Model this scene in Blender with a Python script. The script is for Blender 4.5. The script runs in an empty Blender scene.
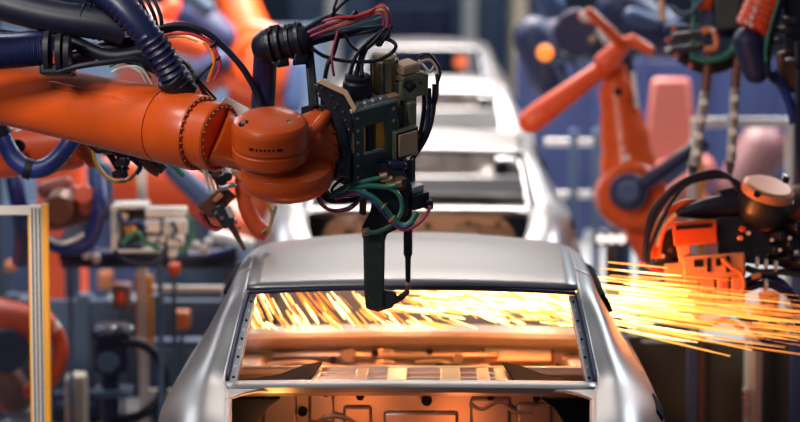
import bpy, math, random
from mathutils import Vector, Matrix
random.seed(7)
scene = bpy.context.scene
COL = scene.collection
V = Vector
# ------------------------------------------------------------------ camera
W, H, F = 800.0, 422.0, 2609.0
CAM = V((0, 0, 2.6))
PITCH, YAW = math.radians(6.41), math.radians(0.66)
cd = bpy.data.cameras.new('camera'); cam = bpy.data.objects.new('camera', cd); COL.objects.link(cam)
cam.location = CAM
cam.rotation_euler = (math.pi/2 - PITCH, 0, YAW)
cd.sensor_width = 36.0; cd.lens = 36.0*F/W; cd.clip_end = 200
cd.dof.use_dof = True; cd.dof.focus_distance = 8.55; cd.dof.aperture_fstop = 1.8
scene.camera = cam
R3 = cam.rotation_euler.to_matrix()
RT, UP, FW = R3 @ V((1,0,0)), R3 @ V((0,1,0)), R3 @ V((0,0,-1))
def P(px, py, D):
    """a point of the hall seen along one line of sight, D metres down the line"""
    return CAM + (FW + RT*((px-W/2)/F) + UP*((H/2-py)/F))*D
def S(px, D): return px*D/F

# ------------------------------------------------------------------ materials
MATS = {}
def mat(name, col, rough=0.5, metal=0.0, var=0.12, scale=14.0, bump=0.0, emit=None, es=0.0, coat=0.0, spec=0.5, wear=None):
    m = bpy.data.materials.new(name); m.use_nodes = True
    nt = m.node_tree; b = nt.nodes['Principled BSDF']
    tc = nt.nodes.new('ShaderNodeTexCoord'); nz = nt.nodes.new('ShaderNodeTexNoise')
    nz.inputs['Scale'].default_value = scale; nz.inputs['Detail'].default_value = 5
    nt.links.new(tc.outputs['Object'], nz.inputs['Vector'])
    mx = nt.nodes.new('ShaderNodeMix'); mx.data_type = 'RGBA'
    c = V(col[:3])
    mx.inputs[6].default_value = (*(c*(1-var)), 1); mx.inputs[7].default_value = (*[min(1, k*(1+var)) for k in c], 1)
    nt.links.new(nz.outputs['Fac'], mx.inputs[0])
    out = mx.outputs[2]
    if wear:
        n2 = nt.nodes.new('ShaderNodeTexNoise'); n2.inputs['Scale'].default_value = scale*2.3; n2.inputs['Detail'].default_value = 8
        nt.links.new(tc.outputs['Object'], n2.inputs['Vector'])
        rp = nt.nodes.new('ShaderNodeValToRGB'); rp.color_ramp.elements[0].position = 0.60; rp.color_ramp.elements[1].position = 0.70
        nt.links.new(n2.outputs['Fac'], rp.inputs[0])
        m2 = nt.nodes.new('ShaderNodeMix'); m2.data_type = 'RGBA'
        nt.links.new(rp.outputs[0], m2.inputs[0]); nt.links.new(out, m2.inputs[6]); m2.inputs[7].default_value = (*wear, 1)
        out = m2.outputs[2]
    nt.links.new(out, b.inputs['Base Color'])
    mr = nt.nodes.new('ShaderNodeMapRange'); mr.inputs['To Min'].default_value = max(0.03, rough-0.07); mr.inputs['To Max'].default_value = min(1, rough+0.07)
    nt.links.new(nz.outputs['Fac'], mr.inputs['Value']); nt.links.new(mr.outputs[0], b.inputs['Roughness'])
    b.inputs['Metallic'].default_value = metal
    b.inputs['Specular IOR Level'].default_value = spec
    if coat: b.inputs['Coat Weight'].default_value = coat; b.inputs['Coat Roughness'].default_value = 0.12
    if bump:
        bp = nt.nodes.new('ShaderNodeBump'); bp.inputs['Strength'].default_value = bump; bp.inputs['Distance'].default_value = 0.004
        nt.links.new(nz.outputs['Fac'], bp.inputs['Height']); nt.links.new(bp.outputs[0], b.inputs['Normal'])
    if emit:
        b.inputs['Emission Color'].default_value = (*emit, 1); b.inputs['Emission Strength'].default_value = es
    MATS[name] = m
    return m
mat('robot_orange', (0.62, 0.078, 0.005), 0.36, 0.0, 0.10, 9, coat=0.12, wear=None)
mat('robot_red', (0.88, 0.11, 0.03), 0.4, 0, 0.10, 5)
mat('robot_pink', (0.44, 0.115, 0.085), 0.45, 0, 0.10, 5)
mat('mauve_paint', (0.17, 0.07, 0.075), 0.5, 0, 0.15, 5)
mat('black_rubber', (0.008, 0.009, 0.022), 0.45, 0, 0.3, 30, spec=0.3)
mat('black_paint', (0.014, 0.015, 0.022), 0.35, 0.1, 0.3, 20)
mat('navy_hose', (0.009, 0.012, 0.055), 0.38, 0, 0.3, 60)
mat('blue_hose', (0.015, 0.03, 0.19), 0.4, 0, 0.2, 30)
mat('navy_paint', (0.014, 0.024, 0.085), 0.5, 0, 0.35, 3)
mat('blue_paint', (0.045, 0.085, 0.20), 0.5, 0, 0.35, 3)
mat('slate_paint', (0.07, 0.115, 0.19), 0.6, 0, 0.35, 2)
mat('gun_housing', (0.070, 0.105, 0.098), 0.38, 0.35, 0.35, 25, wear=(0.05,0.065,0.06))
mat('gun_post', (0.045, 0.053, 0.048), 0.5, 0.3, 0.4, 30, bump=0.4, wear=(0.09,0.10,0.085))
mat('olive_metal', (0.33, 0.32, 0.21), 0.4, 0.5, 0.25, 30)
mat('brass', (0.42, 0.30, 0.17), 0.35, 0.7, 0.2, 30)
mat('copper_beige', (0.74, 0.46, 0.27), 0.45, 0.2, 0.12, 20)
mat('steel', (0.55, 0.55, 0.56), 0.28, 0.9, 0.1, 30)
mat('dark_steel', (0.09, 0.095, 0.10), 0.35, 0.7, 0.2, 30)
mat('aluminium', (0.80, 0.74, 0.67), 0.36, 0.25, 0.08, 6)
mat('pale_metal', (0.72, 0.70, 0.68), 0.4, 0.2, 0.1, 20)
mat('yellow_strip', (0.85, 0.36, 0.02), 0.45, 0, 0.1, 8)
mat('amber_block', (0.80, 0.38, 0.03), 0.4, 0, 0.2, 20)
mat('white_plastic', (0.80, 0.78, 0.74), 0.4, 0, 0.06, 8)
mat('cream', (0.55, 0.48, 0.38), 0.6, 0, 0.1, 4)
mat('green_hose', (0.035, 0.20, 0.13), 0.35, 0, 0.2, 30)
mat('red_cable', (0.60, 0.03, 0.05), 0.4, 0, 0.2, 30)
mat('magenta_cable', (0.40, 0.05, 0.14), 0.4, 0, 0.2, 30)
mat('orange_cable', (0.80, 0.20, 0.03), 0.4, 0, 0.2, 30)
mat('yellow_cable', (0.60, 0.35, 0.06), 0.4, 0, 0.2, 30)
mat('white_cable', (0.70, 0.70, 0.66), 0.4, 0, 0.1, 30)
mat('braid', (0.36, 0.36, 0.36), 0.35, 0.5, 0.6, 60)
mat('brown_bracket', (0.18, 0.07, 0.045), 0.4, 0.2, 0.3, 20)
mat('clamp_orange', (0.75, 0.27, 0.11), 0.45, 0.1, 0.2, 20)
mat('car_metal', (0.33, 0.325, 0.33), 0.41, 0.80, 0.03, 3)
mat('car_inner', (0.34, 0.31, 0.30), 0.36, 0.65, 0.12, 8)
mat('car_flange', (0.60, 0.62, 0.68), 0.35, 0.6, 0.1, 12)
mat('car_dark', (0.010, 0.012, 0.022), 0.85, 0, 0.3, 12, spec=0.08)
mat('floor_concrete', (0.13, 0.14, 0.15), 0.5, 0, 0.2, 1.2)
mat('wall_paint', (0.16, 0.20, 0.26), 0.8, 0, 0.5, 0.35)
mat('panel_green', (0.075, 0.07, 0.045), 0.5, 0, 0.35, 2)
mat('lamp_white', (0.9, 0.9, 0.9), 0.4, 0, 0, 5, emit=(1, .86, .80), es=1.1)
mat('lamp_amber', (0.9, 0.3, 0.05), 0.4, 0, 0, 5, emit=(1, .25, .035), es=1.0)
mat('lamp_red', (0.9, 0.2, 0.05), 0.4, 0, 0, 5, emit=(1, .17, .045), es=1.0)
mat('spark_hot', (1, .8, .4), 0.5, 0, 0, 5, emit=(1, .70, .28), es=4.2)
mat('spark_mid', (1, .6, .2), 0.5, 0, 0, 5, emit=(1, .42, .07), es=1.7)
mat('spark_low', (1, .4, .1), 0.5, 0, 0, 5, emit=(1, .30, .03), es=1.1)
def glassmat():
    m = bpy.data.materials.new('panel_glass'); m.use_nodes = True
    nt = m.node_tree; nt.nodes.clear()
    o = nt.nodes.new('ShaderNodeOutputMaterial'); mx = nt.nodes.new('ShaderNodeMixShader'); mx.inputs[0].default_value = 0.12
    t = nt.nodes.new('ShaderNodeBsdfTransparent'); t.inputs[0].default_value = (.92, .92, .93, 1)
    g = nt.nodes.new('ShaderNodeBsdfGlossy'); g.inputs['Roughness'].default_value = .15; g.inputs['Color'].default_value = (.5, .5, .52, 1)
    nt.links.new(t.outputs[0], mx.inputs[1]); nt.links.new(g.outputs[0], mx.inputs[2]); nt.links.new(mx.outputs[0], o.inputs[0])
    MATS['panel_glass'] = m
glassmat()

# ------------------------------------------------------------------ mesh builder
def frame_of(d):
    d = d.normalized()
    a = V((0,0,1)) if abs(d.z) < 0.9 else V((1,0,0))
    u = d.cross(a).normalized()
    return u, u.cross(d).normalized(), d
def catmull(pts, k=5):
    if len(pts) < 3: return [V(p) for p in pts]
    out = []; n = len(pts)
    for i in range(n-1):
        p0 = pts[max(0, i-1)]; p1 = pts[i]; p2 = pts[i+1]; p3 = pts[min(n-1, i+2)]
        for j in range(k):
            t = j/k; t2 = t*t; t3 = t2*t
            out.append(0.5*((2*p1) + (p2-p0)*t + (2*p0-5*p1+4*p2-p3)*t2 + (3*p1-p0-3*p2+p3)*t3))
    out.append(V(pts[-1])); return out
class MB:
    def __init__(s): s.v = []; s.f = []; s.m = []; s.mi = 0
    def add(s, vs, fs):
        o = len(s.v); s.v += [V(x) for x in vs]
        for f in fs: s.f.append([o+i for i in f]); s.m.append(s.mi)
        return s
    def box(s, c, ax, ay, az):
        c = V(c); vs = [c+ax*i+ay*j+az*k for k in (-1,1) for j in (-1,1) for i in (-1,1)]
        return s.add(vs, [(0,2,3,1),(4,5,7,6),(0,1,5,4),(2,6,7,3),(0,4,6,2),(1,3,7,5)])
    def abox(s, x0, x1, y0, y1, z0, z1):
        return s.box(((x0+x1)/2,(y0+y1)/2,(z0+z1)/2), V(((x1-x0)/2,0,0)), V((0,(y1-y0)/2,0)), V((0,0,(z1-z0)/2)))
    def hexa(s, p):                                   # eight corners: four then the four opposite
        return s.add(p, [(3,2,1,0),(4,5,6,7),(0,1,5,4),(1,2,6,5),(2,3,7,6),(3,0,4,7)])
    def prism(s, poly, ext):
        n = len(poly); ext = V(ext); vs = [V(p) for p in poly]+[V(p)+ext for p in poly]
        return s.add(vs, [tuple(range(n))[::-1], tuple(range(n, 2*n))]+[(i,(i+1)%n,n+(i+1)%n,n+i) for i in range(n)])
    def lathe(s, A, ax, prof, n=24, caps=True, sx=1.0):
        u, w, d = frame_of(V(ax)); A = V(A); vs = []; fs = []
        for r, h in prof:
            r = max(r, 1e-5)
            for i in range(n):
                t = 2*math.pi*i/n; vs.append(A+d*h+(u*math.cos(t)*sx+w*math.sin(t))*r)
        for j in range(len(prof)-1):
            for i in range(n):
                k = (i+1)%n; fs.append((j*n+i, j*n+k, (j+1)*n+k, (j+1)*n+i))
        if caps: fs.append(tuple(range(n))[::-1]); fs.append(tuple((len(prof)-1)*n+i for i in range(n)))
        return s.add(vs, fs)
    def cyl(s, A, B, r, r2=None, n=16):
        A = V(A); B = V(B)
        return s.lathe(A, B-A, [(r,0),(r if r2 is None else r2,(B-A).length)], n)
    def capsule(s, A, B, ra, rb, n=16):
        A = V(A); B = V(B); L = (B-A).length; pr = []
        for i in range(5): t = math.pi/2*i/4; pr.append((ra*math.sin(t), -ra*math.cos(t)))
        for i in range(5): t = math.pi/2*i/4; pr.append((rb*math.cos(t), L+rb*math.sin(t)))
        return s.lathe(A, B-A, pr, n)
    def disc(s, c, ax, r, h, n=24, ch=0.12):          # a chamfered puck centred on c
        e = r*ch
        return s.lathe(V(c)-V(ax).normalized()*h/2, ax, [(r-e,0),(r,min(e,h/2)),(r,max(h-e,h/2)),(r-e,h)], n)
    def tube(s, pts, r, n=8, k=5, closed=False, rib=None):
        pts = [V(p) for p in pts]
        if closed: c = pts
        else: c = catmull(pts, k) if k > 1 else pts
        if rib:                                      # corrugation: resample evenly and modulate
            step = rib[0]/2; c2 = [c[0]]; acc = 0.0; nxt = step
            for i in range(len(c)-1):
                d = c[i+1]-c[i]; L = d.length
                while nxt <= acc+L and L > 0: c2.append(c[i]+d*((nxt-acc)/L)); nxt += step
                acc += L
            c = c2
        N = len(c); vs = []; fs = []; u = None
        for i in range(N):
            if closed: d = c[(i+1)%N]-c[i-1]
            else: d = c[min(N-1,i+1)]-c[max(0,i-1)]
            if d.length < 1e-9: d = V((0,0,1))
            d.normalize()
            if u is None: u = frame_of(d)[0]
            u = (u-d*u.dot(d)); u = u.normalized() if u.length > 1e-6 else frame_of(d)[0]
            w = d.cross(u); rr = r[min(len(r)-1, int(i*len(r)/N))] if isinstance(r, (list,tuple)) else r
            if rib: rr = rr*(1+rib[1]*(1 if i%2 else -1))
            for j in range(n):
                t = 2*math.pi*j/n; vs.append(c[i]+(u*math.cos(t)+w*math.sin(t))*rr)
        M = N if closed else N-1
        for i in range(M):
            a = i*n; b = ((i+1)%N)*n
            for j in range(n): fs.append((a+j, a+(j+1)%n, b+(j+1)%n, b+j))
        if not closed: fs += [tuple(range(n))[::-1], tuple((N-1)*n+j for j in range(n))]
        return s.add(vs, fs)
    def ring(s, c, ax, R, r, n=32, m=8):
        u, w, d = frame_of(V(ax)); c = V(c)
        return s.tube([c+(u*math.cos(2*math.pi*i/n)+w*math.sin(2*math.pi*i/n))*R for i in range(n)], r, m, closed=True)
    def grid(s, rows):
        n = len(rows[0]); vs = [p for r in rows for p in r]
        return s.add(vs, [(i*n+j, i*n+j+1, (i+1)*n+j+1, (i+1)*n+j) for i in range(len(rows)-1) for j in range(n-1)])
    def fplate(s, o, ex, ez, ey, hole):               # rectangular plate with one rectangular hole (fractions a0,a1,c0,c1)
        o = V(o); a0,a1,c0,c1 = hole; q = []
        for d in (V((0,0,0)), V(ey)):
            q += [o+d, o+ex+d, o+ex+ez+d, o+ez+d]
            q += [o+ex*a0+ez*c0+d, o+ex*a1+ez*c0+d, o+ex*a1+ez*c1+d, o+ex*a0+ez*c1+d]
        fs = []
        for i in range(4):
            j = (i+1)%4
            fs += [(i,j,4+j,4+i),(8+j,8+i,12+i,12+j),(i,8+i,8+j,j),(4+j,12+j,12+i,4+i)]
        return s.add(q, fs)
import bmesh
def make_obj(name, mb, mats, base=V((0,0,0)), parent=None, bev=0.0, solid=0.0, sharp=38):
    me = bpy.data.meshes.new(name)
    me.from_pydata([tuple(v-base) for v in mb.v], [], mb.f)
    for mm in (mats if isinstance(mats, (list,tuple)) else [mats]): me.materials.append(MATS[mm])
    for p, i in zip(me.polygons, mb.m): p.material_index = i
    bm = bmesh.new(); bm.from_mesh(me); bmesh.ops.recalc_face_normals(bm, faces=bm.faces); bm.to_mesh(me); bm.free()
    me.shade_smooth(); me.set_sharp_from_angle(angle=math.radians(sharp))
    o = bpy.data.objects.new(name, me); COL.objects.link(o)
    if parent: o.parent = parent
    else: o.location = base
    if solid:
        md = o.modifiers.new('thickness', 'SOLIDIFY'); md.thickness = solid; md.offset = -1
    if bev:
        md = o.modifiers.new('bevel', 'BEVEL'); md.width = bev; md.segments = 2; md.limit_method = 'ANGLE'; md.angle_limit = math.radians(40)
    return o
def tag(o, label, cat, group=None, kind=None):
    if label: o['label'] = label
    if cat: o['category'] = cat
    if group: o['group'] = group
    if kind: o['kind'] = kind
    return o
class Thing:
    def __init__(s, name, label, cat, base, group=None):
        s.base = V(base); s.o = bpy.data.objects.new(name, None); COL.objects.link(s.o); s.o.location = s.base
        s.o.empty_display_size = .1
        tag(s.o, label, cat, group)
    def part(s, name, mb, m, parent=None, bev=0.0, solid=0.0, label=None, sharp=38):
        o = make_obj(name, mb, m, s.base, parent or s.o, bev, solid, sharp)
        if label: o['label'] = label
        return o
def single(name, mb, m, label, cat, base, group=None, kind=None, bev=0.0, solid=0.0):
    return tag(make_obj(name, mb, m, V(base), None, bev, solid), label, cat, group, kind)
def kids(o): return [c for c in bpy.data.objects if c.parent == o]
def copy_tree(o, parent=None):
    c = o.copy(); COL.objects.link(c); c.parent = parent
    for ch in kids(o): copy_tree(ch, c)
    return c
def structure(name, mb, m, bev=0.0):
    o = make_obj(name, mb, m); o['kind'] = 'structure'; return o
# shapes given as lines of sight plus a distance
def tp(mb, pts, rpx, n=8, k=5, rib=None):
    D = pts[0][2]; return mb.tube([P(*p) for p in pts], S(rpx, D), n, k, rib=rib)
def bolts(T, parent, mname, C, ax, R, r, h, n, a0=0.0, a1=2*math.pi, name='bolt'):
    u, w, d = frame_of(V(ax))
    for i in range(n):
        t = a0+(a1-a0)*i/n; p = V(C)+(u*math.cos(t)+w*math.sin(t))*R
        T.part(name, MB().lathe(p, d, [(r,0),(r,h*.7),(r*.7,h)], 6), mname, parent)
# ------------------------------------------------------------------ setting
structure('floor', MB().abox(-14, 14, -2, 46, -.1, 0), 'floor_concrete')
structure('wall_back', MB().abox(-14, 14, 45, 45.3, 0, 7), 'wall_paint')

# ------------------------------------------------------------------ the car bodies
Y0 = 8.8                                              # the top of the rear window of the nearest body
CX = -0.06
SEC = [   # world Y: seven (x, z) points from the roof or deck edge down to the sill
 (7.60, [(.50,.97),(.58,.97),(.645,.95),(.69,.90),(.715,.80),(.735,.58),(.70,.35)]),
 (7.78, [(.55,1.05),(.63,1.055),(.69,1.03),(.735,.97),(.77,.86),(.80,.62),(.77,.28)]),
 (7.95, [(.565,1.085),(.645,1.095),(.71,1.065),(.755,1.0),(.79,.90),(.83,.64),(.80,.26)]),
 (8.15, [(.578,1.105),(.65,1.115),(.722,1.085),(.785,1.02),(.812,.93),(.855,.64),(.83,.25)]),
 (8.30, [(.600,1.120),(.655,1.135),(.722,1.100),(.798,1.030),(.825,.945),(.87,.64),(.84,.25)]),
 (8.45, [(.592,1.190),(.645,1.193),(.700,1.150),(.797,1.040),(.832,.955),(.875,.64),(.85,.25)]),
 (8.60, [(.583,1.255),(.635,1.252),(.680,1.205),(.797,1.040),(.835,.955),(.88,.64),(.85,.25)]),
 (8.80, [(.566,1.345),(.615,1.328),(.655,1.272),(.795,1.035),(.837,.955),(.88,.62),(.85,.25)]),
 (9.10, [(.572,1.370),(.620,1.348),(.652,1.292),(.797,1.025),(.842,.950),(.885,.62),(.86,.25)]),
 (9.60, [(.580,1.374),(.622,1.350),(.652,1.297),(.800,1.010),(.845,.940),(.885,.62),(.86,.25)]),
 (10.2, [(.578,1.325),(.622,1.302),(.650,1.250),(.800,.995),(.845,.925),(.885,.62),(.86,.25)]),
 (10.7, [(.560,1.258),(.605,1.236),(.638,1.185),(.795,.985),(.84,.910),(.885,.60),(.86,.25)]),
 (11.2, [(.60,1.11),(.66,1.09),(.70,1.05),(.785,.975),(.835,.900),(.88,.60),(.85,.25)]),
 (11.6, [(.66,.99),(.70,.985),(.73,.975),(.775,.955),(.82,.88),(.86,.60),(.84,.25)]),
 (12.1, [(.60,.86),(.66,.86),(.70,.85),(.74,.82),(.77,.76),(.79,.55),(.76,.28)]),
]
def sect(y, raw=False):
    ys = [s[0] for s in SEC]; i = max(0, min(len(ys)-2, sum(1 for q in ys if q <= y)-1))
    t = (y-ys[i])/(ys[i+1]-ys[i]); out = []
    for j in range(7):
        a = [V((*SEC[max(0,min(len(SEC)-1,k))][1][j],0)) for k in (i-1,i,i+1,i+2)]
        tt = [SEC[max(0,min(len(SEC)-1,k))][0] for k in (i-1,i,i+1,i+2)]
        m1 = (a[2]-a[0])/max(1e-6, tt[2]-tt[0]); m2 = (a[3]-a[1])/max(1e-6, tt[3]-tt[1]); h = tt[2]-tt[1]
        t2=t*t; t3=t2*t
        p = a[1]*(2*t3-3*t2+1)+m1*h*(t3-2*t2+t)+a[2]*(-2*t3+3*t2)+m2*h*(t3-t2)
        out.append([p.x, p.y])
    for wc in (8.42, 11.35):                          # wheel arches
        d = abs(y-wc)
        if d < .35:
            za = .30+math.sqrt(.35**2-d*d); out[6][1] = max(out[6][1], za); out[5][1] = max(out[5][1], za+.05)
    return out
def side_rows(ya, yb, j0, j1, sg, step=.05, sub=4):
    rows = []; n = max(2, round((yb-ya)/step))
    for i in range(n+1):
        y = ya+(yb-ya)*i/n; s = sect(y)
        pts = [V((CX+sg*x, y, z)) for x, z in s]
        full = catmull(pts, sub)
        rows.append(full[j0*sub:j1*sub+1])
    return rows
def zroof(y):
    c = .016+.026*min(1, max(0, (y-8.8)/.8)); return sect(y)[0][1]+c
def make_car(label):
    T = Thing('car_body', label, 'car body', (CX, Y0, 0), 'bare car bodies queued along the line')
    # roof
    m = MB(); rows = []
    for i in range(33):
        y = 8.8+(10.7-8.8)*i/32; w, ze = sect(y)[0]; c = zroof(y)-ze
        rows.append([V((CX+w*u, y+.03*u*u*(1 if i == 0 else 0), ze+c*(1-u*u))) for u in [k/12-1 for k in range(25)]])
    m.grid(rows); T.part('roof', m, 'car_metal', solid=.012)
    for sg in (-1, 1):
        m = MB()
        m.grid(side_rows(7.6, 9.1, 0, 6, sg)); m.grid(side_rows(9.1, 10.8, 0, 2, sg)); m.grid(side_rows(9.1, 10.8, 3, 6, sg))
        m.grid(side_rows(10.8, 11.6, 0, 2, sg)); m.grid(side_rows(10.8, 12.1, 3, 6, sg))
        sp = T.part('side_panel', m, 'car_metal', solid=.012, sharp=60)
        if sg > 0:                                    # rear lamp recess, a black slot on the rear shoulder
            rows = []
            for i in range(9):
                y = 8.20+.22*i/8; f = catmull([V((CX+sg*x, y, z)) for x, z in sect(y)], 8); c = 23
                rows.append([p+V((.003,-.002,.006)) for p in f[c:c+5]])
            T.part('lamp_recess', MB().grid(rows), 'car_dark', sp, solid=.008)
        # black seal strip around the door opening, seen behind the rear pillar
        pts = [V((CX+sg*(sect(y)[2][0]+.008), y, sect(y)[2][1]-.006)) for y in (10.6, 10.2, 9.8, 9.4, 9.1)]
        s = sect(9.1)
        if sg > 0: pts += [V((CX+sg*(s[2][0]+(s[3][0]-s[2][0])*t+.008), 9.1-.05*t, s[2][1]+(s[3][1]-s[2][1])*t)) for t in (.12,.26)]
        T.part('door_seal', MB().tube(pts, [.008,.013,.016,.016,.015,.012,.008], 8, 3), 'car_dark', sp)
        # middle pillar and inner sill
        m = MB().hexa([V((CX+sg*x, y, z)) for x, y, z in [(.61,9.93,1.29),(.65,9.93,1.275),(.65,10.05,1.27),(.61,10.05,1.285),(.77,9.85,.98),(.81,9.85,.96),(.81,10.08,.96),(.77,10.08,.98)]])
        T.part('middle_pillar', m, 'car_inner', bev=.008)
        # rear window flange: a dark channel and a bright inner lip running down the pillar
        ch = MB(); lip = MB(); r1 = []; r2 = []
        for i in range(13):
            y = 8.31+(8.80-8.31)*i/12; x, z = sect(y)[0]
            a = V((CX+sg*x, y, z)); b = V((CX+sg*(x-.012), y, z-.022)); c = V((CX+sg*(x-.034), y, z-.024)); d = V((CX+sg*(x-.036), y, z-.045))
            r1.append([a, b]); r2.append([b, c, d])
        ch.grid(r1); lip.grid(r2)
        T.part('window_channel', ch, 'navy_paint', solid=.003); fl = T.part('window_flange', lip, 'car_flange', solid=.003, sharp=20)
        for i in range(9):
            y = 8.35+.05*i; x, z = sect(y)[0]
            T.part('weld_stud', MB().disc((CX+sg*(x-.023), y, z-.021), V((0,-.8,.6)), .0045, .006, 8), 'pale_metal' if i%2 else 'car_dark', fl)
    # rear header under the roof lip, coloured navy for the shadow there
    rows = []
    for k in range(25):
        u = k/12-1; w, ze = sect(8.8)[0]; x = CX+w*u*.985; z = ze+.016*(1-u*u)
        rows.append([V((x, 8.80, z-.008)), V((x, 8.806, z-.016)), V((x, 8.86, z-.010)), V((x, 8.865, z-.014)), V((x, 8.98, z+.002))])
    T.part('rear_header', MB().grid(rows), ['navy_paint'], solid=.006, sharp=25)
    # rear window sill beam
    rows = []
    for k in range(25):
        u = k/12-1; x = CX+.605*u; b = .004*(1-u*u)
        rows.append([V((x, y+b*.6, z+b)) for y, z in [(8.34,1.088),(8.333,1.110),(8.29,1.114),(8.255,1.108),(8.243,1.101),(8.252,1.082),(8.275,1.068)]])
    bm_ = T.part('window_sill_beam', MB().grid(rows), 'car_metal', solid=.01, sharp=25)
    # deck corners joining the beam to the shoulders
    for sg in (-1, 1):
        m = MB(); rows = []
        for i in range(10):
            y = 7.62+(8.2-7.62)*i/9; x, z = sect(y)[0]; inn = x-.034
            rows.append([V((CX+sg*(x+.004), y, z)), V((CX+sg*(x-.004), y, z-.004)), V((CX+sg*(x-.010), y, z-.012)), V((CX+sg*(x-.010), y, z-.05))])
        m.grid(rows); T.part('deck_corner', m, 'car_metal', solid=.006, sharp=25)
        T.part('corner_fillet', MB().prism([V((CX+sg*x, y, 1.088)) for x, y in [(.59,8.26),(.43,8.26),(.49,8.235),(.535,8.18),(.562,8.12),(.576,8.06),(.59,8.06)]], (0,0,.012)), 'car_metal', bev=.004)
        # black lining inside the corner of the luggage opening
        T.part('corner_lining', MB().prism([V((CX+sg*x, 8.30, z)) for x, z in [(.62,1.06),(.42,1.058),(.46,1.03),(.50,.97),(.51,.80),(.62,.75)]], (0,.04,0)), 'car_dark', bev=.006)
    # rear end panel closing the luggage bay
    T.part('tail_panel', MB().abox(CX-.70, CX+.70, 7.60, 7.64, .40, .86), 'car_metal', bev=.01)
    # parcel shelf: cross bars and pressed webs over open gaps
    m = MB()
    m.abox(CX-.60, CX+.60, 8.86, 8.91, 1.035, 1.062)
    m.abox(CX-.33, CX+.28, 8.70, 8.735, 1.052, 1.07); m.abox(CX-.33, CX+.28, 8.56, 8.60, 1.06, 1.078)
    sh = T.part('parcel_shelf', m, 'pale_metal', bev=.006)
    for x in (-.33, -.17, -.05, .13, .24, .30):
        w = .035 if x in (-.05, .13) else .022
        T.part('shelf_web', MB().hexa([V((CX+x-w,8.35,1.075)),V((CX+x+w,8.35,1.075)),V((CX+x+w,8.35,1.095)),V((CX+x-w,8.35,1.095)),V((CX+x-w,8.88,1.035)),V((CX+x+w,8.88,1.035)),V((CX+x+w,8.88,1.06)),V((CX+x-w,8.88,1.06))]), 'pale_metal', sh, bev=.005)
    for sg in (-1, 1):
        T.part('shelf_gusset', MB().prism([V((CX+sg*x, y, z)) for x, y, z in [(.575,8.35,1.088),(.34,8.36,1.088),(.31,8.88,1.07),(.37,8.80,1.07),(.44,8.58,1.078),(.52,8.48,1.08),(.575,8.46,1.08)]], (0,0,.012)), 'car_dark', sh, bev=.003)
    # seat bulkhead under the shelf with pressings and holes
    m = MB().abox(CX-.72, CX+.72, 8.92, 8.95, .34, 1.03)
    bk = T.part('seat_bulkhead', m, 'car_inner', bev=.005)
    for (x0,x1,z0,z1) in [(-.52,-.40,.80,.97),(-.24,-.14,.72,.92),(-.10,.16,.78,.90),(.20,.34,.84,.95),(.36,.48,.70,.93),(-.36,-.27,.86,.98)]:
        T.part('pressing', MB().abox(CX+x0, CX+x1, 8.90, 8.925, z0, z1), 'car_inner', bk, bev=.011)
    for (x,z,r) in [(-.30,.965,.012),(-.18,.955,.014),(.27,.955,.012),(.05,.94,.018),(-.38,.90,.016),(.43,.95,.013)]:
        T.part('panel_hole', MB().disc((CX+x, 8.905, z), V((0,1,0)), r, .035, 16), 'car_dark', bk)
    T.part('rib', MB().tube([V((CX+x, 8.905, z)) for x, z in [(.20,.93),(.24,.91),(.30,.935),(.36,.90),(.42,.90)]], .009, 8), 'car_inner', bk)
    T.part('rib', MB().tube([V((CX+x, 8.905, z)) for x, z in [(-.36,.78),(-.33,.86),(-.27,.885),(-.20,.86),(-.17,.78)]], .010, 8), 'car_inner', bk)
    # wheel houses inside the luggage bay
    for sg in (-1, 1):
        m = MB().lathe((CX+sg*.46, 8.58, .58), V((sg*.0,-.1,1)), [(.21,-.2),(.21,.02),(.195,.12),(.155,.20),(.09,.25),(.0,.265)], 24)
        T.part('wheel_house', m, 'car_inner')
    # floor pan and luggage floor
    m = MB().abox(CX-.80, CX+.80, 8.95, 11.0, .25, .29); m.abox(CX-.70, CX+.70, 7.64, 8.92, .30, .34); m.abox(CX-.12, CX+.12, 9.0, 11.0, .29, .44)
    T.part('floor_pan', m, 'car_inner', bev=.01)
    # instrument bulkhead at the front of the cabin
    m = MB().abox(CX-.735, CX+.735, 10.42, 10.46, .40, .93); db = T.part('front_bulkhead', m, 'car_inner', bev=.01)
    rows = []
    for k in range(17):
        u = k/8-1; x = CX+.74*u; b = .02*(1-u*u)
        rows.append([V((x, y+b, z+b*.6)) for y, z in [(10.36,.87),(10.355,.915),(10.375,.932),(10.52,.940),(10.60,.925),(10.62,.80)]])
    T.part('cowl', MB().grid(rows), 'car_inner', solid=.008, sharp=25)
    T.part('crease', MB().box((CX, 10.415, .905), V((.72,0,0)), V((0,.02,0)), V((0,0,.012))), 'car_inner', db, bev=.008)
    T.part('crease', MB().box((CX-.12, 10.41, .845), V((.46,0,0)), V((0,.022,0)), V((0,0,.016))), 'car_inner', db, bev=.014)
    T.part('crease', MB().tube([V((CX+x, 10.41, z)) for x, z in [(-.62,.80),(-.45,.815),(-.30,.79),(-.1,.80),(.1,.785),(.3,.80)]], .016, 8), 'car_inner', db)
    for (y_, pts) in ((10.41,[(-.60,.875),(-.42,.868),(-.30,.885),(-.16,.872),(.0,.878),(.22,.87)]),(10.41,[(-.62,.765),(-.40,.775),(-.22,.76),(.0,.77),(.25,.755),(.6,.765)]),(10.41,[(-.02,.845),(.06,.835),(.13,.85),(.20,.84)]),(10.41,[(.0,.815),(.08,.822),(.16,.81)])):
        T.part('crease', MB().tube([V((CX+x, y_, z)) for x, z in pts], .011, 8), 'car_inner', db)
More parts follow.
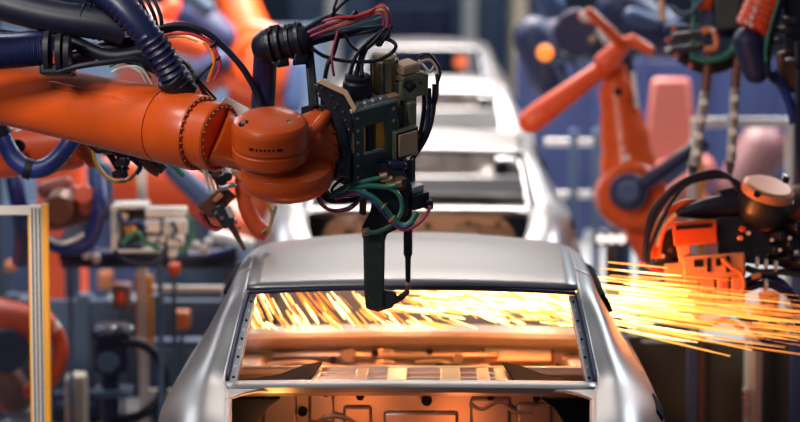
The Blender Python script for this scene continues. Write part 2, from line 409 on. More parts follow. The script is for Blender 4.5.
    for k_ in range(5):
        T.part('crease', MB().tube([V((CX-.155, 10.405, .88-.022*k_)), V((CX-.12, 10.40, .887-.022*k_)), V((CX-.085, 10.405, .88-.022*k_))], .009, 8), 'car_inner', db)
    for k_ in range(3):
        T.part('crease', MB().tube([V((CX+.60, 10.405, .87-.04*k_)), V((CX+.64, 10.40, .88-.04*k_)), V((CX+.69, 10.405, .87-.04*k_))], .014, 8), 'car_inner', db)
    for (x,z,r) in [(-.33,.83,.016),(-.16,.855,.014),(.06,.86,.012),(.10,.80,.012),(-.28,.79,.011),(.58,.80,.012)]:
        T.part('panel_hole', MB().disc((CX+x, 10.41, z), V((0,1,0)), r, .05, 16), 'car_dark', db)
    for (x,z,r) in [(-.27,.845,.035),(.17,.835,.025)]:
        T.part('boss', MB().disc((CX+x, 10.405, z), V((0,1,0)), r, .05, 20, .3), 'car_inner', db)
    # the bright slot in the bulkhead: a rim, with white in place of the light seen through it
    T.part('slot_rim', MB().fplate((CX+.27, 10.395, .815), V((.29,0,0)), V((0,0,.075)), V((0,.03,0)), (.04,.96,.14,.86)), 'brown_bracket', db, bev=.004)
    T.part('slot_bright', MB().abox(CX+.275, CX+.555, 10.405, 10.416, .822, .885), 'white_plastic', db)
    for sg in (-1, 1):                                # end brackets with holes
        m = MB().hexa([V((CX+sg*x, y, z)) for x, y, z in [(.615,9.98,.70),(.70,9.98,.70),(.70,10.42,.70),(.60,10.42,.70),(.620,9.98,.845),(.70,9.98,.845),(.70,10.42,.85),(.60,10.42,.85)]])
        br = T.part('end_bracket', m, 'car_inner', bev=.012)
        for z in (.76, .81, .855):
            T.part('bracket_hole', MB().disc((CX+sg*(.645 if z != .81 else .675), 9.98, z), V((0,1,0)), .008, .012, 12), 'car_dark', br)
    # front structure: windscreen header, engine bay rails, nose beam
    T.part('front_header', MB().abox(CX-.56, CX+.56, 10.64, 10.72, 1.245, 1.268), 'car_metal', bev=.01)
    for sg in (-1, 1): T.part('front_rail', MB().abox(CX+sg*.45-.06, CX+sg*.45+.06, 10.98, 12.05, .48, .60), 'car_inner', bev=.01)
    T.part('nose_beam', MB().abox(CX-.72, CX+.72, 11.98, 12.08, .40, .68), 'car_metal', bev=.02)
    T.part('engine_bay_dark', MB().abox(CX-.70, CX+.70, 10.66, 11.97, .64, .66), 'car_dark')  # added black sheet standing in for the dark inside the engine bay
    return T.o
PITCHL = 5.15
labels = ['bare grey metal car body nearest the camera, sparks pouring through its rear window',
          'pale bare car body directly behind the nearest one, under the black welding gun',
          'pale bare car body between the second in the queue and the farthest one',
          'farthest blurred white car body at the head of the queue']
car = make_car(labels[0])
for i, off in enumerate((PITCHL, 2*PITCHL-.3, 3*PITCHL+.9)):
    c = copy_tree(car); c.location = (CX+(.0 if i else .0), Y0+off, 0); c['label'] = labels[i+1]
# the roller track the bodies stand on
T = Thing('conveyor_track', 'low steel conveyor track on the floor beneath the row of car bodies', 'conveyor', (CX, 18, 0))
for sx in (-.5, .5):
    T.part('rail', MB().abox(CX+sx-.06, CX+sx+.06, 7.4, 29, .13, .25), 'dark_steel', bev=.005)
for i in range(15):
    T.part('cross_foot', MB().abox(CX-.7, CX+.7, 7.7+1.5*i, 7.85+1.5*i, 0, .13), 'dark_steel')
# ------------------------------------------------------------------ main welding robot
tl = math.radians(24); th = math.radians(37)
g_ = FW*math.cos(tl)+UP*math.sin(tl)
EZ = (UP*math.cos(tl)-FW*math.sin(tl)).normalized()
EX = (RT*math.cos(th)+g_*math.sin(th)).normalized()
EY = (g_*math.cos(th)-RT*math.sin(th)).normalized()
D0 = 8.35; U = D0/F
GO = P(352, 113, D0)
def G(a, b, c): return GO+(EX*a+EY*b+EZ*c)*U          # gun frame, along the tilted and turned gun
def GP(px, py, b):                                    # gun-frame point for depth b
    dx = px-352; dy = 113-py
    a = (dx+.6018*b)/.7986; c = (dy-.2448*a-.3248*b)/.9135
    return a, b, c
def gbox(mb, a0, a1, b0, b1, c0, c1):
    return mb.box(G((a0+a1)/2,(b0+b1)/2,(c0+c1)/2), EX*(a1-a0)/2*U, EY*(b1-b0)/2*U, EZ*(c1-c0)/2*U)
rb = P(-330, 60, 9.3); 
T = Thing('welding_robot', 'big orange robot arm reaching in from the left over the nearest car roof', 'robot', (rb.x, rb.y, 0))
f0 = P(-190, 50, 9.25); f1 = P(206, 134.5, 8.40)
ax = (f1-f0).normalized()
L = (f1-f0).length
def fr(px): return S(px, 8.5)
# forearm: one turned casting
T.part('forearm', MB().lathe(f0, ax, [(fr(30),-.05),(fr(36),0),(fr(36),.3),(fr(34),L*.5),(fr(35.5),L*.72),(fr(37.5),L-.17),(fr(37.5),L-.168)], 48), 'robot_orange', sharp=30)
seam = T.part('sleeve', MB().lathe(f0, ax, [(fr(36.8),L-.166),(fr(37.8),L-.16),(fr(38.0),L-.03),(fr(37),L-.02),(fr(31),L-.02)], 48), 'robot_orange', sharp=30)
f2 = f1+ax*.0
r2 = T.part('wrist_ring', MB().lathe(f0, ax, [(fr(33),L-.022),(fr(33),L+.012),(fr(34.5),L+.016),(fr(34.5),L+.052),(fr(33),L+.058),(fr(27),L+.058)], 48), 'robot_orange', sharp=30)
bolts(T, seam, 'brown_bracket', f0+ax*(L-.022), ax, fr(35), .0045, .008, 30)
bolts(T, r2, 'brown_bracket', f0+ax*(L+.056), ax, fr(30.5), .0048, .008, 26)
# weld-like casting line along the forearm
u, w, _ = frame_of(ax)
pl = T.part('cover_plate', MB().prism([f0+ax*q-RT*0+(-FW)*fr(30)+UP*h*fr(1) for q, h in [(L-.62,20),(L-.36,20),(L-.24,14),(L-.24,8),(L-.40,13),(L-.62,13)]], -FW*.022), 'robot_orange', bev=.004)
# wrist: tapered fork from the ring to the can
ca = P(270, 121, 8.20)                                # centre of the can's top face
fk0 = f0+ax*(L+.05)
m = MB().lathe(fk0-ax*.01, P(246,150,8.40)-fk0, [(fr(29),0),(fr(28),.02),(fr(24),.06),(fr(21),.11),(fr(19),.17)], 32); T.part('wrist_fork', m, 'robot_orange', sharp=50)
can = T.part('wrist_can', MB().lathe(ca, EZ, [(0,fr(7)),(fr(14),fr(6.5)),(fr(28),fr(4)),(fr(34.5),fr(0)),(fr(37),fr(-4)),(fr(37.5),fr(-8)),(fr(37.5),fr(-23)),(fr(36),fr(-24)),(fr(36),fr(-26)),(fr(37.5),fr(-27)),(fr(37),fr(-36)),(fr(33),fr(-41)),(fr(26),fr(-44)),(fr(25),fr(-72))][::-1], 48), 'robot_orange', sharp=25)
for px, py in ((245, 119), (291, 121)):
    q = ca+RT*S(px-270,8.3)+(-g_)*S(14,8.3)+EZ*fr(2)
    T.part('lifting_hole', MB().disc(q, EZ+RT*(.35 if px > 270 else -.35)-g_*.3, fr(5.2), .012, 20), 'car_dark', can)
    T.part('screw', MB().disc(q+EZ*.004, EZ+RT*(.3 if px > 270 else -.3)-g_*.3, fr(2.6), .012, 12), 'brass', can)
# row of dark dashes on the can
for i, wd in enumerate((3.6, 1.6, 1.6, 1.6, 1.6, 1.6, 4.2)):
    xo = (-17, -11.5, -7.5, -3.5, .5, 4.5, 10.5)[i]
    n_ = (RT*math.sin(xo/37)-g_*math.cos(xo/37)); t_ = (RT*math.cos(xo/37)+g_*math.sin(xo/37))
    T.part('dash_mark', MB().box(ca+n_*fr(37.6)+EZ*fr(-15.5), t_*fr(wd/1.6), n_*.0012, EZ*fr(1.1)), 'car_dark', can)
bw = P(287, 162, 8.29)
T.part('lower_bowl', MB().lathe(bw, EZ, [(0,fr(-33)),(fr(22),fr(-32.5)),(fr(36),fr(-29)),(fr(43),fr(-23)),(fr(45.5),fr(-15)),(fr(45.5),fr(-10)),(fr(43),fr(-5)),(fr(34),fr(-2)),(0,fr(-1))], 48), 'robot_orange', sharp=40)
hb0 = P(292, 149, 8.37); hb1 = P(327, 140, 8.42)
hax = (hb1-hb0).normalized(); hl = (hb1-hb0).length
hub = T.part('flange_housing', MB().lathe(hb0, hax, [(0,-fr(12)),(fr(14),-fr(10)),(fr(24),-fr(3)),(fr(28),fr(5)),(fr(31),hl*.55),(fr(32),hl-.012),(fr(29),hl)], 40), 'robot_orange', sharp=35)
T.part('web', MB().tube([P(286,152,8.22),P(302,141,8.24),P(316,128,8.27),P(325,117,8.33),P(330,113,8.40)], [fr(4),fr(5),fr(5.5),fr(5.5),fr(5)], 12), 'robot_orange', sharp=60)
bolts(T, hub, 'brown_bracket', hb0+hax*(hl-.02), hax, fr(32.4), .005, .012, 18)
T.part('inspection_plug', MB().disc(P(278,158,8.155), -FW, fr(4.5), .02, 16), 'brown_bracket', can)
# elbow, lower arm and base, out of the picture to the left
el = f0-ax*.1
T.part('elbow', MB().lathe(el-FW*.28, FW, [(.12,0),(.24,.02),(.26,.1),(.26,.46),(.24,.54),(.12,.56)], 32), 'robot_orange')
T.part('lower_arm', MB().capsule(el+FW*.1, V((rb.x-.25, rb.y+.1, .75)), .17, .22, 24), 'robot_orange')
T.part('turning_base', MB().lathe(V((rb.x-.25, rb.y+.1, 0)), V((0,0,1)), [(.45,0),(.45,.12),(.38,.15),(.36,.5),(.30,.62),(.1,.75)], 32), 'robot_orange')

# dress pack: hoses and cables riding on the arm
def hose(T, name, pts, r, m, n=10, rib=None, parent=None, k=5):
    return T.part(name, tp(MB(), pts, r, n, k, rib), m, parent, sharp=70)
hose(T, 'corrugated_hose', [(84,-18,8.47),(112,-2,8.40),(138,24,8.38),(160,54,8.40),(179,86,8.44)], 14.5, 'navy_hose', 20, (.021,.085))
T.part('hose_cuff', MB().cyl(P(170,76,8.42), P(186,95,8.46), fr(16), fr(14.5), 24), 'black_rubber', bev=.006)
hose(T, 'protective_hose', [(-70,-22,8.55),(-10,0,8.5),(50,16,8.46),(104,24,8.44),(126,30,8.44)], 16.5, 'black_rubber', 20)
hose(T, 'protective_hose', [(-70,22,8.7),(0,36,8.62),(50,42,8.62),(120,55,8.6),(168,72,8.55)], 7, 'black_rubber', 16)
for i in range(5): T.part('hose_rib', MB().ring(P(84+6*i,20+1.2*i,8.45), P(104,24,8.44)-P(50,16,8.46), fr(16), fr(1.8), 28, 6), 'black_rubber')
hose(T, 'braided_hose', [(-80,58,8.42),(0,55,8.38),(34,52,8.37),(52,52,8.38)], 14.0, 'navy_hose', 20, (.004,.03))
hose(T, 'braided_hose', [(-80,34,8.5),(0,37,8.46),(30,36,8.45),(44,36,8.46)], 5, 'navy_hose', 12)
for i, px in enumerate((48, 60, 68)):
    T.part('hose_clamp', MB().lathe(P(px-4,51+i*1.5,8.38), P(1,0,8)-P(0,0,8), [(fr(14),0),(fr(20-i),fr(1)),(fr(20-i),fr(6)),(fr(14),fr(7))], 28), 'black_paint')
T.part('clamp_saddle', MB().box(P(58,70,8.42), RT*fr(16), FW*fr(20), UP*fr(5.5)), 'black_paint', bev=.008)
hose(T, 'black_cable', [(58,72,8.36),(80,66,8.34),(110,62,8.34),(140,60,8.36),(165,74,8.4)], 3.2, 'black_rubber')
hose(T, 'black_cable', [(40,30,8.5),(70,40,8.48),(110,56,8.46),(150,52,8.44),(170,66,8.44)], 7, 'black_rubber', 12)
hose(T, 'black_cable', [(60,64,8.5),(95,52,8.5),(130,44,8.5),(150,40,8.5)], 8, 'black_rubber', 12)
hose(T, 'green_cable', [(110,66,8.4),(124,60,8.38),(138,64,8.38),(150,78,8.4)], 2, 'green_hose')
hose(T, 'white_cable', [(112,72,8.37),(126,66,8.36),(140,72,8.37),(146,82,8.4)], 1.4, 'white_cable')
hose(T, 'white_cable', [(118,70,8.37),(132,66,8.36),(143,70,8.37),(152,84,8.4)], 1.2, 'white_cable')
for k_ in range(3):
    hose(T, 'black_cable', [(131+7*k_,-18,8.48),(141+7*k_,2,8.46),(149+6*k_,18,8.46),(154+4*k_,38,8.46)], 2.1, 'black_rubber')
hose(T, 'black_cable', [(152,34,8.46),(162,28,8.46),(182,25,8.46),(205,32,8.46),(225,48,8.47),(244,70,8.48),(258,96,8.5),(262,116,8.5)], 3.4, 'black_rubber')
hose(T, 'black_cable', [(150,38,8.47),(166,31,8.47),(188,30,8.47),(212,44,8.47),(214,47,8.47)], 2.4, 'black_rubber')
hose(T, 'red_cable', [(158,38,8.45),(172,34,8.45),(190,34,8.45),(208,42,8.46),(216,52,8.46),(220,66,8.47),(214,80,8.48)], 1.8, 'red_cable')
hose(T, 'orange_cable', [(204,42,8.46),(211,50,8.46),(214,62,8.46),(208,82,8.48)], 2.3, 'orange_cable')
hose(T, 'yellow_cable', [(156,42,8.45),(168,37,8.45),(184,37,8.45),(198,42,8.45)], 1.3, 'yellow_cable')
hose(T, 'black_cable', [(220,56,8.46),(210,66,8.46),(200,76,8.46),(192,92,8.5)], 1.6, 'black_rubber')
T.part('cable_tie', MB().ring(P(213,44,8.465), P(225,48,8.47)-P(205,32,8.46), fr(5), fr(1.4), 16, 6), 'black_rubber')
for i, (c_, o_) in enumerate((('black_rubber',0),('black_rubber',4),('green_hose',7),('magenta_cable',2),('yellow_cable',9),('black_rubber',11))):
    hose(T, 'wire', [(164+o_,54+o_,8.5),(178+o_*.8,58+o_*.5,8.48),(192+o_*.6,72+o_*.7,8.47),(205+o_,96+o_*.3,8.5)], 1.5, c_)
# pale bracket behind the wrist
T.part('wrist_bracket', MB().hexa([P(214,108,8.62),P(240,140,8.62),P(256,112,8.62),P(226,96,8.62),P(214,108,8.66),P(240,140,8.66),P(256,112,8.66),P(226,96,8.66)]), 'white_plastic', bev=.004)
T.part('cable_guide', MB().hexa([P(182,80,8.52),P(190,79,8.52),P(200,96,8.52),P(194,100,8.52),P(182,80,8.56),P(190,79,8.56),P(200,96,8.56),P(194,100,8.56)]), 'white_plastic', bev=.003)
# upright hose, clamp cluster and post over the wrist
hose(T, 'upright_hose', [(262,118,8.55),(264,88,8.55),(265,66,8.52),(268,46,8.48),(284,38,8.44)], 12, 'navy_hose', 18)
m = MB()
m.capsule(P(268,46,8.44), P(300,40,8.42), fr(17), fr(15), 20)
T.part('hose_clamp_cluster', m, 'black_rubber')
ca_ = P(300,40,8.42)-P(268,46,8.44)
for px, py, R_ in ((268,46,18),(277,44,19.5),(287,42,18),(297,40,19)):
    T.part('clamp_ring', MB().lathe(P(px,py,8.43), ca_, [(fr(R_-4),0),(fr(R_),fr(.6)),(fr(R_),fr(5)),(fr(R_-4),fr(5.6))], 18), 'black_paint', bev=.002)
for (x0,y0,x1,y1,d) in ((266,24,282,36,.05),(284,22,304,33,.06),(292,50,308,66,.05),(262,30,272,44,.05),(276,56,290,68,.06),(304,36,314,52,.05)):
    T.part('clamp_lug', MB().hexa([P(x0,y1,8.39),P(x1,y1-2,8.40),P(x1-2,y0,8.40),P(x0+2,y0+2,8.39),P(x0,y1,8.39+d),P(x1,y1-2,8.40+d),P(x1-2,y0,8.40+d),P(x0+2,y0+2,8.39+d)]), 'black_rubber', bev=.008)
T.part('hose_post', MB().hexa([P(304,44,8.44),P(313,44,8.44),P(319,106,8.40),P(309,108,8.40),P(304,44,8.50),P(313,44,8.50),P(319,106,8.46),P(309,108,8.46)]), 'black_paint', bev=.006)
wires = [  # bundle from the clamp to the top of the gun
 ([(286,44),(306,32),(326,20),(341,5),(350,-2)],1.8,'black_rubber'),([(292,40),(314,28),(332,16),(334,8),(338,-3)],1.5,'black_rubber'),
 ([(294,40),(320,27),(345,20),(368,12),(384,7),(388,20),(384,36)],1.9,'magenta_cable'),([(294,42),(322,30),(346,22),(368,14),(383,10),(386,22),(383,40)],1.6,'yellow_cable'),
 ([(296,43),(322,32),(348,24),(370,16),(381,14),(384,26),(381,42)],1.5,'magenta_cable'),([(290,38),(316,24),(336,18),(352,17),(368,13),(382,5),(389,15),(389,38)],1.6,'red_cable'),
 ([(296,46),(322,37),(350,31),(372,28),(388,26),(384,34),(377,46)],2.4,'black_rubber'),([(296,49),(322,41),(350,35),(372,31),(388,27)],2.2,'black_rubber'),
 ([(294,36),(318,22),(334,16),(350,18),(356,12)],2.6,'black_rubber'),([(312,48),(324,56),(346,61),(374,61),(390,54),(396,46),(390,40),(380,38)],2.0,'black_rubber'),
 ([(386,28),(374,42),(362,54),(356,76)],2.4,'black_rubber'),([(382,30),(368,42),(356,56),(350,74)],2.0,'black_rubber'),([(378,32),(366,50),(362,62),(362,76)],2.2,'black_rubber'),
 ([(340,30),(334,52),(328,64),(325,78)],2.2,'black_rubber'),([(338,31),(333,50),(332,62),(334,76)],1.4,'magenta_cable'),([(344,34),(352,46),(360,52)],1.8,'black_rubber'),
 ([(392,26),(386,36),(380,46)],1.6,'black_rubber'),([(296,44),(326,33),(352,27),(374,20),(384,17),(388,28),(388,40)],1.3,'green_hose')]
for pts, r, c in wires:
    n_ = len(pts); hose(T, 'gun_cable', [(x,y,8.40+.012*i/n_+random.uniform(-.012,.012)) for i,(x,y) in enumerate(pts)], r, c, 8)

# ------------------------------------------------------------------ the spot welding gun
gb = P(378, 306, 8.62)
T = Thing('welding_gun', 'black spot welding gun on the orange arm, its jaw dipping into the rear window', 'welding gun', (gb.x, gb.y, gb.z))
# housing: open-fronted box with a window in the front plate
m = MB(); m.fplate(G(-1,-3,-76), EX*56*U, EZ*77*U, EY*4*U, (.24,.74,.34,.76)); fp = T.part('front_plate', m, 'gun_housing', bev=.002)
m = MB(); gbox(m, 0,3,1,55,-75,0); T.part('side_plate', m, 'gun_housing', bev=.002)
m = MB(); gbox(m, 50,54,1,55,-75,0); T.part('side_plate', m, 'gun_housing', bev=.002)
m = MB(); gbox(m, 0,54,52,55,-75,0); T.part('back_plate', m, 'gun_housing', bev=.002)
m = MB(); gbox(m, 3,50,1,52,-75,-71); T.part('bottom_plate', m, 'gun_housing')
m = MB(); gbox(m, 3,50,1,52,-5,-2); T.part('top_plate', m, 'dark_steel')
m = MB(); gbox(m, 30,44,0,8,-62,-14); T.part('amber_slide', m, 'amber_block', bev=.003)
m = MB(); gbox(m, 11,17,0,8,-60,-14); T.part('amber_slide', m, 'amber_block', bev=.002)
m = MB().cyl(G(23,3,-60), G(23,3,-14), 4*U, None, 16); T.part('inner_rod', m, 'navy_hose')
m = MB(); gbox(m, 11,40,-1,8,-62,-46); T.part('inner_block', m, 'steel', bev=.004)
m = MB(); gbox(m, 3,50,28,30,-70,-6); T.part('inner_wall', m, 'car_dark')
for a in (4, 49):
    for c in (-6,-19,-32,-45,-58,-70): T.part('bolt', MB().lathe(G(a,-3,c), -EY, [(2.0*U,0),(2.0*U,1.0*U),(1.3*U,1.5*U)], 8), 'steel', fp)
for a, c in ((14,-8),(30,-9),(40,-10),(14,-66),(30,-68),(40,-67)): T.part('bolt', MB().lathe(G(a,-3,c), -EY, [(1.1*U,0),(1.1*U,.8*U)], 8), 'dark_steel', fp)
# top rails
m = MB(); gbox(m, -2,2.5,-3,56,0,4); T.part('top_rail', m, 'copper_beige', bev=.002)
m = MB(); gbox(m, 2.5,54,-3,2,0,3.2); T.part('top_rail', m, 'steel', bev=.002)
m = MB(); gbox(m, 6,48,3,9,-2,5); T.part('top_rail', m, 'pale_metal', bev=.003)
m = MB(); gbox(m, 2,54,50,56,-1,5); T.part('top_rail', m, 'copper_beige', bev=.002)
for i in range(4): 
    m = MB(); gbox(m, 9+10*i,16+10*i,2.2,9,4.8,7); T.part('top_block', m, 'steel', bev=.002)
# flange plate between wrist and housing
fl0 = P(327,140,8.42)
T.part('mounting_flange', MB().lathe(fl0-hax*.004, hax, [(fr(33),0),(fr(35),fr(1)),(fr(35),fr(8)),(fr(33),fr(9))], 40), 'black_paint')
m = MB(); gbox(m, -9,-2.5,-1,52,-78,-5); sp_ = T.part('adapter_plate', m, 'black_paint', bev=.006)
T.part('adapter_cover', MB().prism([P(x,y,8.345) for x,y in [(313,84),(324,82),(345,93),(353,112),(350,180),(335,174),(338,150),(336,126),(328,110)]], FW*.10), 'black_paint', bev=.006)
T.part('top_rail', MB().prism([P(x,y,8.335) for x,y in [(316,82),(322,79),(347,90),(357,108),(354,113),(344,95)]], FW*.025), 'copper_beige', bev=.002)
for x,y in ((322,88),(331,96),(338,104),(343,112),(335,108),(345,128),(344,150),(342,166)): T.part('bolt', MB().disc(P(x,y,8.345), FW, .005, .01, 8), 'dark_steel')
m = MB().prism([G(-10,b,c) for b,c in [(2,-9),(50,-3),(66,-10),(66,-34),(50,-54),(4,-62)]], EX*(-7*U)); T.part('adapter_cover', m, 'black_paint', bev=.005)
for b, c in ((8,-16),(20,-13),(32,-12),(44,-18),(10,-50),(30,-44)): T.part('bolt', MB().lathe(G(-17,b,c), -EX, [(2.2*U,0),(2.2*U,1.6*U)], 8), 'dark_steel', sp_)
m = MB(); gbox(m, -3,-1,-5,-1,-42,-20); T.part('worn_bracket', m, 'copper_beige', bev=.002)
m = MB(); gbox(m, -8,-3,-5,-1,-37,-14); T.part('worn_bracket', m, 'copper_beige', bev=.002)
# connector pot on top
a,b,c = GP(357,99,28)
T.part('connector_pot', MB().lathe(G(a,b,c-3), EZ, [(15*U,0),(15.5*U,3*U),(15*U,24*U),(13*U,26*U),(13*U,30*U),(9*U,32*U)], 28), 'black_rubber', sharp=30)
# ribbed motor in brass colours
a,b,c = GP(384,84,32)
mo = T.part('drive_motor', MB().lathe(G(a,b,c-4), EZ, [(12*U,0),(13*U,2*U),(13*U,34*U),(11.5*U,36*U)], 28), 'olive_metal', sharp=30)
for i in range(14):
    t = 2*math.pi*i/14; d_ = EX*math.cos(t)+EY*math.sin(t); e_ = EY*math.cos(t)-EX*math.sin(t)
    T.part('cooling_rib', MB().box(G(a,b,c+14)+d_*13*U, d_*1.6*U, e_*1.3*U, EZ*17*U), 'brass' if i%3 else 'dark_steel', mo, bev=.001)
T.part('motor_cap', MB().lathe(G(a,b,c+32), EZ, [(12.5*U,0),(12.5*U,2*U),(8*U,4*U)], 24), 'brass', mo)
m = MB(); gbox(m, a-17,a+15,b-16,b+14,c-10,c-3); T.part('motor_foot', m, 'steel', bev=.004)
m = MB(); gbox(m, a-18,a+4,b-22,b-12,c-14,c-2); T.part('motor_foot', m, 'copper_beige', bev=.003)
# stack on the right of the housing: beige cap, clamp, olive brackets
a,b,c = GP(408,68,16)
m = MB(); gbox(m, a-13,a+10,b-9,b+12,c-1,c+9); T.part('beige_cap', m, 'copper_beige', bev=.008)
m = MB(); gbox(m, a-13.5,a+10.5,b-9.5,b+12,c-8,c-1.5); T.part('cap_collar', m, 'olive_metal', bev=.004)
m = MB().cyl(G(a-11,b-14,c-13), G(a-3,b-14,c-10), 5*U, None, 14); T.part('clamp_knob', m, 'black_rubber', bev=.002)
m = MB(); gbox(m, a-14,a+18,b-8,b-2,c-28,c-8); ob = T.part('olive_bracket', m, 'olive_metal', bev=.004)
m = MB(); gbox(m, a-9,a+8,b-5,b+1,c-64,c-28); T.part('olive_bracket', m, 'olive_metal', bev=.004)
m = MB(); gbox(m, a+16,a+20,b-9,b+5,c-30,c-5); T.part('olive_bracket', m, 'brass', bev=.003)
for i in range(2): T.part('bolt', MB().lathe(G(a+2+8*i,b-8,c-13), -EY, [(1.5*U,0),(1.5*U,1.2*U)], 8), 'dark_steel', ob)
m = MB(); gbox(m, 54,68,4,34,-76,-10); T.part('guide_column', m, 'gun_post', bev=.005)
m = MB(); gbox(m, 66,80,14,34,-80,12); T.part('guide_column', m, 'dark_steel', bev=.005)
# beige inset plate in a dark frame
a,b,c = GP(406,141,-6)
m = MB(); gbox(m, a-15,a+15,b-2,b+6,c-16,c+15); pf = T.part('plate_frame', m, 'olive_metal', bev=.004)
m = MB(); gbox(m, a-13.3,a+13.3,b-3,b-1.8,c-14.2,c+13.2); T.part('frame_gap', m, 'car_dark', pf)
m = MB(); gbox(m, a-11.8,a+11.8,b-4.5,b-2,c-12.8,c+11.8); T.part('beige_plate', m, 'copper_beige', pf, bev=.003)
m = MB(); gbox(m, a+9,a+18,b+6,b+12,c-16,c+38); T.part('olive_strip', m, 'olive_metal', bev=.003)
m = MB(); gbox(m, a+14,a+30,b+4,b+9,c-8,c+1); T.part('olive_strip', m, 'brass', bev=.003)
m = MB(); gbox(m, a-16,a-4,b+6,b+16,c+14,c+24); T.part('olive_strip', m, 'olive_metal', bev=.003)
# cable loops on the right
for pts, r, c_ in [([(418,58),(428,54),(436,62),(440,72),(436,88),(432,104)],1.6,'black_rubber'),([(420,62),(430,60),(437,68),(438,78)],1.4,'copper_beige'),
   ([(424,90),(424,110),(421,130),(416,150),(410,166)],2.4,'black_rubber'),([(429,88),(429,108),(426,130),(420,148),(411,160)],2.4,'navy_hose'),
   ([(434,84),(434,104),(431,124),(424,142),(412,160)],2.2,'black_rubber'),([(418,60),(424,66),(430,72),(434,66)],1.2,'white_cable'),
   ([(437,74),(437,94),(432,112),(426,130)],1.8,'navy_hose')]:
    hose(T, 'side_cable', [(x,y,8.56) for x,y in pts], r, c_, 8)
# black bracket below, hose loops and fittings
T.part('lower_bracket', MB().prism([P(x,y,8.47) for x,y in [(338,168),(398,160),(412,186),(408,214),(400,228),(387,234),(384,244),(362,238),(362,226),(370,212),(372,200),(366,190),(350,186),(336,180)]], FW*.10), 'black_paint', bev=.006)
m = MB().prism([P(x,y,8.46) for x,y in [(363,228),(384,228),(385,240),(384,292),(384,309),(366,309),(364,290)]], FW*.085); T.part('lower_arm_post', m, 'gun_post', bev=.006)
T.part('jaw', MB().prism([P(x,y,8.47) for x,y in [(366,288),(384,290),(396,292),(398,301),(392,308),(378,312),(366,309)]], FW*.09), 'gun_post', bev=.008)
T.part('jaw_tip', MB().tube([P(392,301,8.53),P(400,298,8.53),P(406,293,8.53),P(408.5,290,8.53)], [S(4.2,8.5),S(3.4,8.5),S(3,8.5),S(2.6,8.5)], 10), 'gun_post')
T.part('electrode_cap', MB().lathe(P(408,290,8.53), UP, [(S(2.6,8.5),0),(S(2.6,8.5),.012),(S(1.6,8.5),.018)], 12), 'brown_bracket')
T.part('electrode_shaft', MB().lathe(P(408,190,8.53), -UP, [(S(4.6,8.5),0),(S(4.6,8.5),S(64,8.5)),(S(3,8.5),S(68,8.5)),(S(2.6,8.5),S(90,8.5)),(S(2.0,8.5),S(93,8.5))], 14), 'black_paint', sharp=30)
T.part('electrode_cap', MB().lathe(P(407.5,282,8.53), -UP, [(S(2.0,8.5),0),(S(2.4,8.5),.008),(S(1.4,8.5),.02)], 12), 'copper_beige')
T.part('guide_rod', MB().cyl(P(408,160,8.52), P(408,192,8.53), S(5.5,8.5), None, 14), 'black_paint', sharp=30)
T.part('guide_rod', MB().cyl(P(413,158,8.54), P(413,186,8.53), S(2.5,8.5), None, 10), 'dark_steel', sharp=30)
m = MB().box(P(415,188,8.50), EX*7*U, EY*6*U, EZ*4.5*U); T.part('silver_block', m, 'pale_metal', bev=.002)
m = MB().box(P(417,199,8.50), EX*10*U, EY*8*U, EZ*8*U); T.part('valve_block', m, 'black_paint', bev=.003)
m = MB().box(P(428,204,8.50), EX*3.5*U, EY*5*U, EZ*5*U); T.part('valve_block', m, 'black_rubber', bev=.003)
m = MB().box(P(397,184,8.44), EX*8*U, EY*5*U, EZ*6*U); T.part('fitting_block', m, 'brown_bracket', bev=.003)
for (x,y,r) in ((384,177,5),(398,184,3.4),(366,232,4),(389,180,4)):
    T.part('hose_fitting', MB().cyl(P(x-4,y+1,8.42), P(x+4,y-1,8.42), S(r,8.4), None, 12), 'brass', bev=.002)
T.part('motor_end', MB().capsule(P(391,164,8.47), P(402,166,8.47), S(5,8.4), S(5,8.4), 16), 'navy_hose')
m = MB().prism([P(x,y,8.47) for x,y in [(360,198),(367,198),(366,216),(359,214)]], FW*.02); T.part('brown_tab', m, 'brown_bracket', bev=.002)
for pts, r, c_, D in [
   ([(330,196),(345,187),(362,182),(380,178)],2.6,'green_hose',8.40),([(334,198),(350,190),(368,186),(386,187),(396,185)],2.8,'green_hose',8.39),
   ([(334,196),(352,191),(370,196),(382,206),(392,218),(402,226),(411,222),(417,212)],3.2,'green_hose',8.38),
   ([(336,199),(354,194),(370,199),(380,209),(392,222),(404,230),(418,224),(427,214),(430,206)],1.6,'magenta_cable',8.37),
   ([(368,184),(386,187),(398,194),(402,206),(398,218),(390,226),(376,232),(366,232)],2.2,'green_hose',8.40),
   ([(336,197),(352,193),(368,198),(378,207),(390,220),(402,228),(414,222)],1.4,'blue_hose',8.37),
   ([(330,172),(320,178),(317,190),(320,202),(330,210),(342,210),(352,206),(358,200)],2.0,'black_rubber',8.42),
   ([(334,170),(322,180),(319,192),(324,206),(336,212),(350,209),(358,202)],1.5,'magenta_cable',8.41),
   ([(338,172),(326,182),(322,192),(328,200),(344,201),(360,198)],2.6,'black_rubber',8.42),
   ([(344,172),(332,180),(326,190),(338,198),(352,200),(366,196)],2.0,'green_hose',8.42),
   ([(350,174),(336,184),(332,192),(344,196),(360,194)],1.6,'black_rubber',8.41),
   ([(318,172),(322,182),(326,194),(334,200)],1.6,'black_rubber',8.43)]:
    hose(T, 'gun_hose', [(x,y,D+random.uniform(-.008,.008)) for x,y in pts], r, c_, 8)
for (x,y) in ((383,207),(392,219),(346,190)): T.part('hose_tie', MB().ring(P(x,y,8.375), RT-UP*.9, S(4.2,8.4), S(.8,8.4), 16, 6), 'yellow_cable')
